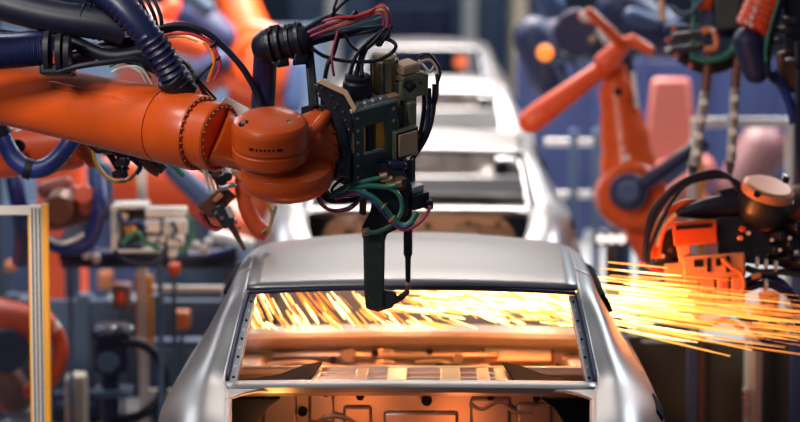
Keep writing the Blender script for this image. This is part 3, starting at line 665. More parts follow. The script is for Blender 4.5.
# ------------------------------------------------------------------ helpers for the machines behind
def down(T, p, r, m='slate_paint', name='pedestal'):
    p = V(p); return T.part(name, MB().lathe((p.x,p.y,0), V((0,0,1)), [(r*1.5,0),(r*1.5,.06),(r,.08),(r,p.z)], 20), m)
def limb(T, name, a, b, ra, rb, m, parent=None):
    return T.part(name, MB().capsule(P(*a), P(*b), S(ra,a[2]), S(rb,b[2]), 24), m, parent, sharp=60)
def puck(T, name, c, ax, r, h, m, parent=None, bev=0):
    return T.part(name, MB().disc(P(*c), ax, S(r,c[2]), h, 32), m, parent, bev)
def pbox(mb, x0, x1, y0, y1, D, dep):
    """upright box: faces the hall's aisle, spans the given lines of sight at distance D"""
    a = P(x0,y1,D); b = P(x1,y0,D)
    return mb.abox(min(a.x,b.x), max(a.x,b.x), a.y, a.y+dep, a.z, b.z)
def fbox(mb, x0, x1, y0, D, dep):
    a = P(x0,y0,D); b = P(x1,y0,D); return mb.abox(a.x, b.x, a.y, a.y+dep, 0, a.z)
X1 = V((1,0,0)); Yv = V((0,1,0)); Zv = V((0,0,1))

# --- left: safety fence close by
p = P(38,205,10); T = Thing('safety_fence', 'aluminium safety fence at the left edge with a yellow-edged post and clear panel', 'fence', (p.x, p.y, 0))
w = S(1,10)
T.part('post', MB().abox(p.x-8*w, p.x+4.5*w, p.y-.02, p.y+.03, 0, p.z), 'aluminium', bev=.003)
for q in (-5.2, -1.5, 2.2): T.part('post_groove', MB().abox(p.x+q*w-.003, p.x+q*w+.003, p.y-.022, p.y-.018, 0, p.z-.01), 'dark_steel')
T.part('yellow_edge', MB().abox(p.x+4.5*w, p.x+9.5*w, p.y-.016, p.y+.03, 0, p.z+.004), 'yellow_strip')
T.part('yellow_edge', MB().abox(p.x-10*w, p.x-8*w, p.y-.01, p.y+.03, 0, p.z-.02), 'yellow_strip')
q = P(-60,209,10)
T.part('top_rail', MB().abox(q.x, p.x-8*w, p.y-.015, p.y+.02, p.z-.038, p.z-.004), 'aluminium', bev=.004)
T.part('bottom_rail', MB().abox(q.x, p.x-8*w, p.y-.015, p.y+.02, .1, .14), 'aluminium')
T.part('clear_panel', MB().abox(q.x, p.x-9*w, p.y, p.y+.006, .14, p.z-.04), 'panel_glass')
# robot inside that cell
p = P(-70,420,12.4); T = Thing('welding_robot', 'red robot arm at the left edge, seen behind the clear fence panel', 'robot', (p.x, p.y, 0), )
limb(T, 'upper_arm', (-40,318,12.4), (40,325,12.2), 30, 17, 'robot_red')
T.part('wrist_bow', tp(MB(), [(34,318,12.3),(52,326,12.3),(60,345,12.3),(58,366,12.3),(46,384,12.3),(28,392,12.4)], 8, 12), 'robot_red')
T.part('white_cuff', MB().cyl(P(50,322,12.2), P(57,330,12.2), S(6.5,12.2), None, 14), 'white_plastic')
limb(T, 'lower_arm', (-30,335,12.5), (14,395,12.5), 24, 20, 'brown_bracket')
puck(T, 'elbow_cover', (8,350,12.2), FW, 22, .2, 'navy_paint')
limb(T, 'shoulder', (-60,330,12.6), (-70,420,12.6), 34, 34, 'robot_red'); down(T, P(-70,420,12.6), .2, 'robot_red')
# --- far left machinery: dark blue machine wall (cell partition)
def partition(name, label, x0, x1, y0, D, m, n=4, group=None):
    a = P(x0,y0,D); b = P(x1,y0,D); T = Thing(name, label, 'partition', ((a.x+b.x)/2, a.y, 0))
    T.part('board', MB().abox(a.x, b.x, a.y, a.y+.06, .08, a.z), m, bev=.01)
    for i in range(n+1):
        x = a.x+(b.x-a.x)*i/n; T.part('stile', MB().abox(x-.03, x+.03, a.y-.03, a.y+.09, 0, a.z+.03), m)
    return T, a, b
partition('cell_partition', 'dark blue cell partition in the blurred background at far left', -60, 150, 205, 17.5, 'blue_paint')
partition('cell_partition', 'low slate blue barrier at lower left, behind the motor stand and the steel upright', -60, 300, 300, 13.75, 'slate_paint', 5)
partition('cell_partition', 'dark olive cell partition at lower right below the flying sparks', 634, 830, 342, 11.9, 'panel_green', 3)
partition('cell_partition', 'navy blue cell partition behind the big orange arms at right', 520, 830, 60, 21, 'navy_paint', 5)
partition('cell_partition', 'blue grey cell partition behind the orange arms at upper left', -60, 320, 25, 23, 'slate_paint', 6)
# small orange boxes and cabinets before the partitions
def cabinet(label, x0, x1, y0, D, m, dm, lamp=None, dep=.5):
    a = P(x0,y0,D); b = P(x1,y0,D); T = Thing('control_cabinet', label, 'cabinet', ((a.x+b.x)/2, a.y, 0))
    T.part('body', MB().abox(a.x, b.x, a.y, a.y+dep, 0, a.z), m, bev=.02)
    T.part('door', MB().abox(a.x+.03, b.x-.03, a.y-.02, a.y, .08, a.z-.05), dm, bev=.008)
    T.part('handle', MB().abox(b.x-.09, b.x-.06, a.y-.05, a.y-.02, a.z*.5, a.z*.5+.14), 'steel', bev=.005)
    return T
cabinet('narrow cream cabinet standing beside the left fence post', 64, 84, 376, 13.2, 'cream', 'cream', dep=.15)
cabinet('dark blue cabinet low down between the fence post and the hose stand', 50, 100, 392, 13.5, 'navy_paint', 'blue_paint', dep=.12)
cabinet('slate blue cabinet behind the steel upright at left', 152, 216, 340, 13.5, 'blue_paint', 'slate_paint', dep=.12)
def ibox(name, label, cat, x0, x1, y0, y1, D, m, dep=.12, face='dark_steel'):
    a = P(x0,y1,D); b = P(x1,y0,D); T = Thing(name, label, cat, ((a.x+b.x)/2, a.y, 0))
    T.part('housing', MB().abox(a.x, b.x, a.y, a.y+dep, a.z, b.z), m, bev=.015)
    T.part('face', MB().abox(a.x+(b.x-a.x)*.3, b.x-(b.x-a.x)*.3, a.y-.015, a.y, a.z+(b.z-a.z)*.3, b.z-(b.z-a.z)*.3), face, bev=.004)
    T.part('stand', MB().abox((a.x+b.x)/2-.01, (a.x+b.x)/2+.01, a.y+.04, a.y+.06, 0, a.z), 'slate_paint')
    return T
ibox('signal_box', 'small orange box on a stand at far left, right of the fence post', 'signal box', 97, 112, 272, 290, 14.6, 'clamp_orange', face='clamp_orange')
ibox('signal_box', 'small orange box on a stand seen beneath the grey guard rail', 'signal box', 172, 189, 312, 330, 13.0, 'clamp_orange', face='orange_cable')
ibox('signal_box', 'dull red box on a stand just left of the steel upright', 'signal box', 112, 130, 284, 310, 13.4, 'mauve_paint', face='robot_red')
ibox('signal_box', 'orange sensor box below the white control box', 'signal box', 167, 179, 264, 276, 12.6, 'robot_orange', face='robot_orange')
ibox('signal_box', 'faint orange box on a stand seen through the clear fence panel', 'signal box', 4, 16, 262, 272, 14.6, 'clamp_orange', face='clamp_orange')
# guard rail frame behind on the left
p = P(141,150,13.2); q = P(238,292,13.2)
T = Thing('guard_frame', 'grey steel upright with an orange edge and a guard rail running right', 'guard rail', (p.x, p.y, 0))
w = S(1,13.2)
T.part('upright', MB().abox(p.x-4.5*w, p.x+4.5*w, p.y, p.y+.04, 0, p.z), 'aluminium', bev=.004)
T.part('orange_edge', MB().abox(p.x+4.5*w, p.x+9.5*w, p.y, p.y+.04, .4, P(141,278,13.2).z), 'yellow_strip')
T.part('orange_edge', MB().abox(p.x-7*w, p.x-4.5*w, p.y+.01, p.y+.04, .4, P(141,276,13.2).z), 'yellow_strip')
T.part('rail', MB().abox(p.x+5*w, q.x, p.y+.005, p.y+.05, q.z-3.2*w, q.z+3.2*w), 'pale_metal', bev=.006)
T.part('foot_rail', MB().abox(p.x+5*w, q.x, p.y+.005, p.y+.05, .15, .2), 'pale_metal')
T.part('upright', MB().abox(q.x-.03, q.x+.03, p.y, p.y+.05, 0, q.z+.02), 'aluminium')
# hose stand (motor on a post)
p = P(110,350,12.4); T = Thing('hose_stand', 'black motor on a post with a thick black hose looping right', 'motor', (p.x, p.y, 0))
m = MB(); pbox(m, 93,127,325,374,12.4,.16); mo_ = T.part('motor_body', m, 'navy_hose', bev=.02)
puck(T, 'motor_face', (108,362,12.38), FW, 11, .04, 'slate_paint', mo_)
limb(T, 'motor_head', (100,336,12.35), (124,332,12.35), 9, 7, 'navy_hose')
for x in (110, 128): T.part('bright_cap', MB().disc(P(x,329,12.3), UP-FW, S(5,12.3), .03, 16, .3), 'steel')
down(T, P(110,374,12.5), .045, 'navy_paint', 'post')
T.part('shelf', (lambda m: pbox(m, 92,130,392,398,12.4,.2))(MB()), 'slate_paint')
T.part('hose', tp(MB(), [(122,342,12.35),(142,344,12.35),(157,356,12.35),(164,376,12.35),(160,398,12.35),(146,412,12.35),(128,420,12.4),(112,422,12.45)], 5.2, 12), 'black_rubber')
# white control box with opened frame
p = P(150,250,11.9); T = Thing('control_box', 'opened white control box with wiring, beneath the orange forearm', 'control box', (p.x, p.y, 0))
for (x0,x1,y0,y1) in ((111,117,205,252),(117,146,205,209),(111,160,249,253)): T.part('frame', (lambda m: pbox(m,x0,x1,y0,y1,11.9,.2))(MB()), 'white_plastic', bev=.005)
T.part('back_plate', (lambda m: pbox(m,112,188,206,254,12.12,.02))(MB()), 'gun_housing')
for (x0,x1,y0,y1,D,mm) in ((145,186,208,218,11.85,'white_plastic'),(144,160,221,233,11.8,'white_plastic'),(163,186,220,236,11.78,'white_plastic'),(146,156,237,243,11.8,'pale_metal'),(158,165,237,243,11.8,'pale_metal'),(167,183,238,247,11.82,'white_plastic'),(168,176,248,258,11.85,'pale_metal'),(122,134,210,222,11.95,'gun_post'),(124,132,232,240,11.9,'brass'),(118,142,244,250,11.9,'navy_paint')):
    T.part('module', (lambda m: pbox(m,x0,x1,y0,y1,D,.1))(MB()), mm, bev=.008)
T.part('amber_knob', MB().disc(P(130,228,11.85), FW, S(6,11.9), .05, 16), 'amber_block')
T.part('amber_knob', MB().disc(P(124,217,11.85), FW, S(4,11.9), .05, 16), 'copper_beige')
for pts, c_ in (([(118,212),(126,224),(140,222),(146,230)],'blue_hose'),([(122,244),(136,232),(144,240),(160,250)],'green_hose'),([(186,214),(192,226),(190,244),(178,254)],'green_hose'),([(114,250),(128,262),(152,264),(168,254)],'navy_hose'),([(172,222),(176,230),(172,238)],'dark_steel')):
    hose(T, 'box_cable', [(x,y,11.75) for x,y in pts], 2.2, c_, 8)
down(T, P(160,253,12.1), .012, 'slate_paint', 'post')
# hanging cable tray across, dark, below the white box
p = P(100,262,12.9); T = Thing('cable_tray', 'dark cable tray crossing behind the white control box', 'cable tray', (p.x, p.y, 0))
T.part('tray', (lambda m: pbox(m,60,236,254,268,12.9,.25))(MB()), 'navy_paint', bev=.01)
for i,(y,c_) in enumerate(((252,'navy_hose'),(256,'black_rubber'),(250,'blue_hose'),(260,'black_rubber'))):
    T.part('cable', tp(MB(), [(60,y-2,12.8),(100,y+4,12.75),(140,y+2,12.8),(200,y+6,12.8),(236,y-2,12.85)], 3, 8), c_)
for x in (70,226): down(T, P(x,266,13.0), .012, 'slate_paint', 'leg')
for (x,y) in ((86,254),(96,258),(196,246),(204,250),(208,243)): T.part('connector', MB().disc(P(x,y,12.7), UP-FW, S(4,12.7), .05, 12, .3), 'pale_metal')
# robot wrist with dark red castings and blue hoses at left
p = P(72,205,12.6); T = Thing('welding_robot', 'dark red robot wrist wrapped in blue hoses, above the left fence post', 'robot', (p.x, p.y, 0))
limb(T, 'wrist', (54,214,12.2), (96,206,12.2), 17, 14, 'brown_bracket'); limb(T, 'wrist_top', (46,190,12.1), (66,184,12.1), 9, 8, 'robot_pink'); limb(T, 'wrist_top', (68,190,12.1), (92,198,12.1), 7, 6, 'robot_pink')
puck(T, 'wrist_disc', (60,206,12.0), FW+UP*.3, 15, .15, 'brown_bracket'); puck(T, 'wrist_disc', (86,200,12.0), FW-UP*.4, 10, .15, 'robot_red')
T.part('blue_hose', tp(MB(), [(99,180,12.0),(100,205,11.9),(94,230,11.9),(84,246,11.9),(58,246,11.9),(40,236,12),(30,222,12)], 7.5, 12), 'blue_hose')
T.part('pale_hose', tp(MB(), [(44,236,11.9),(60,243,11.85),(74,240,11.85),(84,234,11.85)], 2.5, 8), 'pale_metal')
T.part('blue_hose', tp(MB(), [(8,150,12.2),(16,190,12.1),(22,230,12.2),(20,260,12.4)], 9, 12), 'blue_hose')
limb(T, 'hose_arm', (100,172,12.7), (102,210,12.7), 13, 11, 'blue_paint')
limb(T, 'arm', (96,206,12.4), (72,240,14.4), 12, 12, 'navy_paint'); down(T, P(72,240,14.4), .045)
# the orange arm directly below the main forearm, with the blue U hose
p = P(-80,150,9.9); T = Thing('welding_robot', 'orange robot arm just under the main forearm, carrying a blue U-shaped hose', 'robot', (p.x, p.y, 0))
limb(T, 'forearm', (-120,164,9.9), (70,146,9.7), 30, 24, 'robot_red')
puck(T, 'dark_recess', (18,146,9.58), FW, 6.5, .06, 'car_dark')
limb(T, 'end_lug', (80,145,9.62), (92,162,9.62), 9, 6, 'robot_orange')
T.part('blue_hose', tp(MB(), [(-6,118,9.52),(3,138,9.5),(14,158,9.49),(30,169,9.48),(46,167,9.48),(60,156,9.49),(72,140,9.5),(80,124,9.55)], 9.2, 16), 'blue_hose')
T.part('hose_band', MB().cyl(P(25,168,9.48), P(32,170,9.48), S(10.6,9.5), None, 20), 'black_rubber')
T.part('hose_band', MB().cyl(P(-1,128,9.5), P(3,136,9.5), S(10.6,9.5), None, 20), 'black_rubber')
for (a_,b_) in (((6,134),(14,128)),((16,132),(26,128)),((-2,130),(8,124))): T.part('white_wire', MB().cyl(P(*a_,9.5), P(*b_,9.5), S(1.3,9.5)), 'white_plastic')
for pts,c_,r in (([(86,138),(98,150),(110,146),(122,158)],'black_rubber',4),([(100,142),(112,158),(120,170),(128,166)],'black_rubber',3.5),([(94,136),(94,156),(102,172),(114,181),(128,180),(138,170)],'yellow_cable',2),([(118,146),(134,154),(150,160),(164,170)],'black_rubber',5),([(136,150),(150,166),(160,172)],'brown_bracket',6),([(164,158),(174,166),(184,176)],'green_hose',3),([(128,156),(140,166),(136,174)],'blue_hose',2.5),([(104,150),(120,152),(126,164)],'black_rubber',5)):
    T.part('arm_cable', tp(MB(), [(x,y,9.35) for x,y in pts], r, 8), c_)
for (x,y) in ((110,150),(122,162),(128,150),(148,158),(120,174)): T.part('connector', MB().disc(P(x,y,9.3), RT-FW, S(4.5,9.3), .06, 8, .2), 'black_paint' if x != 128 else 'clamp_orange')
down(T, P(-120,164,9.9), .12, 'navy_paint')
# small gun robot: clamp, bow bracket and tip pointing at the car's left shoulder
p = P(196,160,9.6); T = Thing('welding_gun', 'small brown spot welding gun with a bow bracket, pointing at the left roof edge', 'welding gun', (p.x, p.y, p.z))
D = 9.6
for i in range(3): T.part('guide_rod', MB().cyl(P(200+3.6*i,160-1.5*i,D), P(212+3.6*i,194-1.5*i,D), S(1.6,D)), 'pale_metal' if i < 2 else 'dark_steel')
T.part('clamp_body', MB().hexa([P(x,y,D-.03) for x,y in [(197,207),(223,184),(237,197),(211,219)]]+[P(x,y,D+.1) for x,y in [(197,207),(223,184),(237,197),(211,219)]]), 'brown_bracket', bev=.006)
T.part('clamp_plate', MB().hexa([P(x,y,D-.05) for x,y in [(212,200),(220,192),(224,196),(216,203)]]+[P(x,y,D-.03) for x,y in [(212,200),(220,192),(224,196),(216,203)]]), 'clamp_orange', bev=.003)
T.part('shiny_link', MB().hexa([P(x,y,D-.06) for x,y in [(218,187),(234,182),(238,186),(220,192)]]+[P(x,y,D-.02) for x,y in [(218,187),(234,182),(238,186),(220,192)]]), 'steel', bev=.005)
T.part('bow_bracket', tp(MB(), [(236,166,D),(242,176,D),(243,190,D),(246,206,D),(252,222,D),(262,232,D),(270,234,D)], [5.5], 10) if False else MB().tube([P(x,y,D) for x,y in [(234,168),(241,178),(243,192),(247,208),(254,222),(262,231),(268,236)]], [S(r,D) for r in (5,7,8,8.5,8.5,9,7)], 10), 'robot_red')
T.part('bow_head', MB().hexa([P(x,y,D-.03) for x,y in [(230,172),(246,164),(254,168),(240,182)]]+[P(x,y,D+.04) for x,y in [(230,172),(246,164),(254,168),(240,182)]]), 'clamp_orange', bev=.006)
for (x,y,r) in ((222,178,6),(228,174,5),(218,170,5),(212,168,4)): T.part('knuckle', MB().disc(P(x,y,D-.04), FW+UP*.4, S(r,D), .06, 14), 'black_paint' if x != 218 else 'brown_bracket')
T.part('nozzle_block', MB().cyl(P(218,206,D-.04), P(230,226,D-.04), S(9,D), S(7,D), 14), 'dark_steel', bev=.004)
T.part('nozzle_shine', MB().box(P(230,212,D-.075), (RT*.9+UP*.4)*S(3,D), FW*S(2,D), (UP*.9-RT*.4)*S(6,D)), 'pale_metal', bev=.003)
T.part('nozzle', MB().cyl(P(229,222,D-.03), P(245,250,D), S(4,D), S(1.8,D), 12), 'brown_bracket')
for (x,y) in ((216,213),(222,218),(236,222),(239,228)): T.part('screw', MB().disc(P(x,y,D-.06), FW, S(2,D), .03, 10), 'steel')
for pts,c_ in (([(200,212),(206,224),(216,230),(224,226)],'red_cable'),([(268,234),(272,214),(268,200),(274,180)],'yellow_cable'),([(262,232),(270,226),(276,206)],'olive_metal'),([(204,214),(212,226),(222,228)],'black_rubber')):
    T.part('gun_cable', tp(MB(), [(x,y,D-.03) for x,y in pts], 1.6, 8), c_)
T.part('carrier_arm', MB().capsule(P(216,168,D+.05), P(150,120,D+.25), S(12,D), S(18,D), 20), 'robot_red')
gx = P(-130,70,D+.95)
T.part('carrier_arm', MB().capsule(P(150,120,D+.25), gx, S(18,D), S(20,D), 20), 'robot_orange')
down(T, gx, .14, 'navy_paint')
# big blurred orange robot at upper left with the ringed elbow
D = 19.5; p = P(255,120,D+.8); T = Thing('welding_robot', 'blurred orange robot with a ringed elbow behind the black hose clamp', 'robot', (p.x, p.y, 0))
puck(T, 'elbow', (256,62,D), FW, 40, .3, 'robot_orange'); T.part('elbow_ring', MB().ring(P(258,62,D-.15), FW, S(24,D), S(5,D), 32, 10), 'robot_orange'); puck(T, 'elbow_cap', (260,64,D-.16), FW, 17, .12, 'robot_red')
limb(T, 'upper_arm', (252,50,D), (226,-30,D+.2), 26, 18, 'robot_orange'); limb(T, 'link', (238,52,D), (186,88,D+.1), 22, 18, 'robot_orange')
limb(T, 'lower_arm', (260,70,D+.1), (252,190,D+.5), 30, 34, 'robot_orange'); limb(T, 'motor', (292,104,D-.1), (296,66,D-.1), 10, 10, 'blue_paint')
limb(T, 'dark_motor', (196,18,D-.1), (222,38,D-.1), 20, 17, 'navy_paint'); limb(T, 'dark_motor', (196,74,D-.2), (220,60,D-.2), 13, 12, 'navy_paint')
down(T, P(240,190,D+.6), .25, 'slate_paint')
D = 18.3; p = P(150,60,D); T = Thing('welding_robot', 'blurred orange robot behind the thin black cable loops at upper left', 'robot', (p.x, p.y, 0))
limb(T, 'arm', (120,10,D), (178,40,D), 13, 12, 'robot_pink'); limb(T, 'wrist', (180,40,D), (196,46,D), 15, 13, 'robot_red'); limb(T, 'arm', (172,6,D), (166,16,D), 9, 9, 'robot_red')
limb(T, 'lower_arm', (150,30,D+.2), (130,190,D+.5), 26, 34, 'robot_pink'); limb(T, 'motor', (206,8,D-.3), (190,-6,D-.3), 9, 9, 'slate_paint'); down(T, P(130,190,D+.5), .28, 'slate_paint')
D = 15; p = P(196,190,D+.2); T = Thing('welding_robot', 'blurred orange robot with a diagonal blue arm behind the white control box', 'robot', (p.x, p.y, 0))
limb(T, 'arm', (116,178,D-.2), (222,196,D), 24, 30, 'robot_red'); limb(T, 'blue_arm', (172,168,D-.35), (214,206,D-.35), 10, 12, 'blue_paint')
limb(T, 'forearm', (196,190,D), (246,232,D-.4), 26, 16, 'robot_orange'); limb(T, 'motor', (216,236,D-.5), (250,244,D-.5), 7, 6, 'pale_metal'); down(T, P(196,196,D+.1), .25, 'slate_paint')
D = 15.4; p = P(52,24,D); T = Thing('welding_robot', 'orange block of a far robot between the black hoses at top left', 'robot', (p.x, p.y, 0))
m = MB(); pbox(m, 44,68,18,36,D,.3); T.part('block', m, 'robot_red', bev=.02); m = MB(); pbox(m,28,42,8,40,D-.1,.2); T.part('motor', m, 'blue_paint', bev=.03); limb(T, 'arm', (56,30,D+.1), (60,80,D+.4), 14, 16, 'robot_red'); down(T, P(60,80,D+.4), .15, 'robot_red')
# light blue grey machine cover at the top left corner
p = P(10,20,12.8); T = Thing('machine_cover', 'pale blue-grey sloping machine cover in the top left corner', 'machine', (p.x, p.y, 0))
T.part('cover', MB().prism([P(x,y,12.8) for x,y in [(-40,-10),(2,3),(30,14),(24,27),(-10,12),(-40,8)]], FW*.3), 'slate_paint', bev=.02); down(T, P(-12,5,13.0), .06, 'slate_paint', 'post')

# ------------------------------------------------------------------ right side
D = 13.6; p = P(660,240,D); T = Thing('welding_robot', 'large blurred orange robot on the right with folded arms and dark shoulder disc', 'robot', (p.x, p.y, 0))
limb(T, 'upper_arm', (540,114,D-.2), (614,60,D-.1), 13, 8, 'robot_red'); limb(T, 'upper_arm_end', (531,121,D-.2), (542,113,D-.2), 13, 13, 'robot_red')
T.part('lower_arm', MB().tube([P(613,66,D),P(620,110,D),P(626,150,D),P(630,196,D)], [S(r,D) for r in (13,19,22,25,28,32)], 24), 'robot_orange', sharp=60)
puck(T, 'shoulder', (630,196,D), FW, 34, .36, 'robot_orange'); puck(T, 'shoulder_disc', (628,192,D-.2), FW, 19, .14, 'navy_paint'); puck(T, 'shoulder_cap', (628,192,D-.28), FW, 11, .08, 'blue_paint')
limb(T, 'elbow', (606,62,D-.15), (624,44,D-.15), 12, 8, 'robot_red'); limb(T, 'elbow_link', (622,44,D-.2), (590,12,D-.25), 6, 5, 'robot_orange'); limb(T, 'elbow_lug', (632,40,D-.2), (650,50,D-.2), 6, 5, 'robot_red')
T.part('balance_hose', tp(MB(), [(640,186,D-.25),(662,172,D-.25),(684,156,D-.25),(706,142,D-.25)], 8, 12), 'navy_hose')
T.part('edge_strip', MB().tube([P(633,72,D-.05),P(637,108,D-.08)], S(2.5,D), 8), 'pale_metal')
puck(T, 'plug', (618,92,D-.28), FW, 4, .05, 'car_dark'); puck(T, 'bright_plug', (627,158,D-.36), FW, 3, .03, 'pale_metal')
limb(T, 'waist', (640,212,D+.1), (662,250,D+.1), 24, 26, 'robot_red'); down(T, P(664,250,D+.1), .14, 'slate_paint')
D = 17.8; p = P(668,170,D); T = Thing('welding_robot', 'pale red blurred robot column to the right of the big orange one', 'robot', (p.x, p.y, 0))
T.part('column', MB().hexa([P(x,y,D-.1) for x,y in [(640,190),(700,190),(690,78),(652,78)]]+[P(x,y,D+.2) for x,y in [(640,190),(700,190),(690,78),(652,78)]]), 'robot_pink', bev=.03); limb(T, 'arm', (672,206,D-.3), (700,170,D-.3), 20, 16, 'robot_pink'); limb(T, 'wrist', (726,210,D-.2), (762,150,D-.2), 22, 26, 'mauve_paint'); limb(T, 'blue_arm', (650,190,D-.5), (690,160,D-.5), 10, 8, 'navy_paint')
limb(T, 'shoulder', (668,180,D), (700,240,D), 26, 30, 'robot_pink'); down(T, P(690,240,D), .2, 'slate_paint')
# navy machine head with motors at the top
D = 15.4; p = P(590,40,D); T = Thing('machine', 'navy blue machine with round motors above the orange robot at right', 'machine', (p.x, p.y, 0))
puck(T, 'motor_drum', (576,34,D-.6), FW, 24, .3, 'navy_paint'); puck(T, 'drum_boss', (592,40,D-.78), FW, 3.5, .05, 'brass')
limb(T, 'motor', (535,38,D), (548,78,D), 22, 20, 'navy_paint'); limb(T, 'motor', (622,8,D), (660,34,D), 26, 22, 'navy_paint'); limb(T, 'motor', (552,6,D+.2), (542,-10,D+.2), 14, 14, 'blue_paint'); limb(T, 'motor', (632,16,D-.5), (652,22,D-.5), 9, 7, 'blue_paint')
limb(T, 'pink_rod', (556,26,D-.6), (566,48,D-.6), 4, 5, 'robot_pink'); puck(T, 'rod_end', (566,50,D-.7), FW, 5, .06, 'pale_metal')
limb(T, 'hook', (584,16,D-.9), (598,22,D-.9), 5.5, 4, 'robot_red'); puck(T, 'hook_end', (586,16,D-1.0), FW, 5.5, .06, 'pale_metal'); limb(T, 'clip', (600,30,D-.9), (607,40,D-.9), 4, 5, 'pale_metal')
limb(T, 'grey_rod', (570,60,D-.5), (590,84,D-.5), 2.5, 2.5, 'slate_paint'); limb(T, 'grey_rod', (552,58,D-.5), (566,86,D-.5), 2.5, 2.5, 'slate_paint')
limb(T, 'frame', (560,40,D+.4), (660,30,D+.4), 24, 24, 'navy_paint'); down(T, P(622,46,D+.4), .07, 'navy_paint')
p = P(545,53,14.3); T = Thing('warning_lamp', 'glowing round amber warning lamp among the dark motors at right', 'lamp', (p.x, p.y, 0))
T.part('lens', MB().disc(P(545,53,14.3), FW, S(8.5,14.3), .1, 24, .3), 'lamp_amber'); T.part('bezel', MB().ring(P(545,53,14.3), FW, S(9,14.3), S(1.5,14.3), 24, 8), 'navy_paint'); T.part('bracket', MB().cyl(P(546,54,14.32), P(556,62,15.2), .03), 'slate_paint')
# row of small white lights
p = P(612,238,13.8); T = Thing('light_bar', 'row of three small white lights low behind the second car', 'lamp', (p.x, p.y, 0))
m = MB(); pbox(m, 594,628,232,246,13.8,.06); T.part('bar', m, 'dark_steel', bev=.01)
for x in (601, 611, 621): T.part('light', MB().disc(P(x,239,13.78), FW, S(4.6,13.8), .05, 16), 'lamp_white')
T.part('post', MB().abox(p.x-.03, p.x+.03, p.y+.01, p.y+.05, 0, P(612,246,13.8).z), 'dark_steel')
# guard rails at right
def rail_frame(label, posts, rails, D, y_top, name='guard_frame'):
    p = P(posts[0][0],y_top,D); T = Thing(name, label, 'guard rail', (p.x, p.y, 0)); w = S(1,D)
    for x, hw, m_, yt in posts:
        q = P(x,yt,D); T.part('upright', MB().abox(q.x-hw*w, q.x+hw*w, p.y, p.y+.05, 0, q.z), m_, bev=.004)
    for x0,x1,y,hh,m_ in rails:
        a = P(x0,y,D); b = P(x1,y,D); T.part('rail', MB().abox(a.x, b.x, p.y+.004, p.y+.046, a.z-hh*w, a.z+hh*w), m_, bev=.005)
    return T
rail_frame('pale grey guard rail at upper right between two silver hanging rods', [(697,5,'aluminium',118),(792,5,'aluminium',118)], [(700,790,123,5,'pale_metal')], 15.2, 118)
rail_frame('grey upright with a yellow edge, behind the black cable arc at right', [(694,4,'pale_metal',140),(701,3,'yellow_strip',142)], [], 14.9, 140)
rail_frame('thin slate guard frame with rails between the second car and the orange robot', [(574,4,'slate_paint',130),(597,4,'slate_paint',130)], [(545,600,143,3.5,'pale_metal'),(545,600,196,3.5,'pale_metal')], 17.6, 130)
rail_frame('dark upright pair in the lower right below the sparks', [(693,5,'slate_paint',338),(702,2.5,'brown_bracket',338)], [], 11.6, 338)
rail_frame('orange and grey upright at the right edge, below the blue hoses', [(784,3.5,'yellow_strip',322),(790,3,'pale_metal',322),(796,3,'brown_bracket',322)], [], 12, 322)
cabinet('cream cabinet beside the orange upright at lower right', 748, 763, 332, 11.6, 'cream', 'cream', dep=.15)
# orange lump of a robot base at right edge lower
D = 12.4; p = P(786,315,D); T = Thing('welding_robot', 'small curved orange robot elbow under the blue hoses at right', 'robot', (p.x, p.y, 0))
T.part('elbow', tp(MB(), [(772,290,D),(768,314,D),(774,334,D),(786,348,D),(800,352,D)], 10, 14), 'robot_orange'); down(T, P(790,340,D+.1), .08, 'robot_orange')

# --- the near right-hand gun (orange clamp blocks, black cables)
D = 9.98; p = P(712,235,D); T = Thing('welding_gun', 'orange and black welding gun at right, hit by the spark spray', 'welding gun', (p.x, p.y, 0))
def hbox(pts, d0, d1): return MB().hexa([P(x,y,d0) for x,y in pts]+[P(x,y,d1) for x,y in pts])
ob_ = T.part('orange_box', hbox([(672,222),(716,219),(718,243),(674,246)], D-.05, D+.15), 'robot_orange', bev=.006)
T.part('slot', hbox([(676,226),(712,223.5),(712,227.5),(676,230)], D-.056, D-.03), 'car_dark', ob_)
T.part('navy_plate', hbox([(717,217),(764,214),(768,262),(718,262)], D-.0, D+.14), 'black_paint', bev=.006)
for (x,y,r,m_) in ((742,229,3,'robot_orange'),(740,238,2.5,'clamp_orange'),(748,233,2,'pale_metal'),(762,224,3,'brown_bracket')): T.part('plug', MB().disc(P(x,y,D-.02), FW, S(r,D), .05, 12), m_)
T.part('cable_gland', MB().lathe(P(676,214,D+.03), P(744,202,D)-P(676,214,D), [(S(3,D),0),(S(7,D),.05),(S(11,D),.12),(S(12,D),.2),(S(12,D),.24)], 24), 'black_rubber', sharp=60)
T.part('gland_body', MB().capsule(P(722,208,D+.05), P(744,200,D+.05), S(13,D), S(14,D), 20), 'black_paint'); T.part('gland_top', hbox([(718,190),(738,186),(744,196),(722,198)], D-.0, D+.1), 'black_rubber', bev=.006)
for i,(o,r) in enumerate(((0,2.8),(3,1.9),(8,2.2),(-2,1.6))):
    T.part('cable', tp(MB(), [(645+o*.3,262,D),(646+o*.5,240+o,D),(653+o,214+o,D),(670+o*.6,192+o*.6,D),(690,178+o*.6,D),(714+o*.6,172+o*.6,D),(730+o*.8,178+o*.4,D),(738+o*.6,190,D)], r, 10), 'black_rubber')
for i,o in enumerate((0,4,8)):
    T.part('orange_hose', tp(MB(), [(650+o,258,D+.05),(654+o,234,D+.05),(664+o,214+o*.6,D+.05),(684,202+o*.5,D+.05),(704,202+o*.5,D+.05),(720,208+o*.4,D+.05)], 2.6, 8), 'orange_cable' if i != 1 else 'robot_red')
T.part('white_cable', tp(MB(), [(657,246,D+.04),(662,228,D+.04),(672,216,D+.04),(686,210,D+.04)], 2.6, 8), 'white_cable')
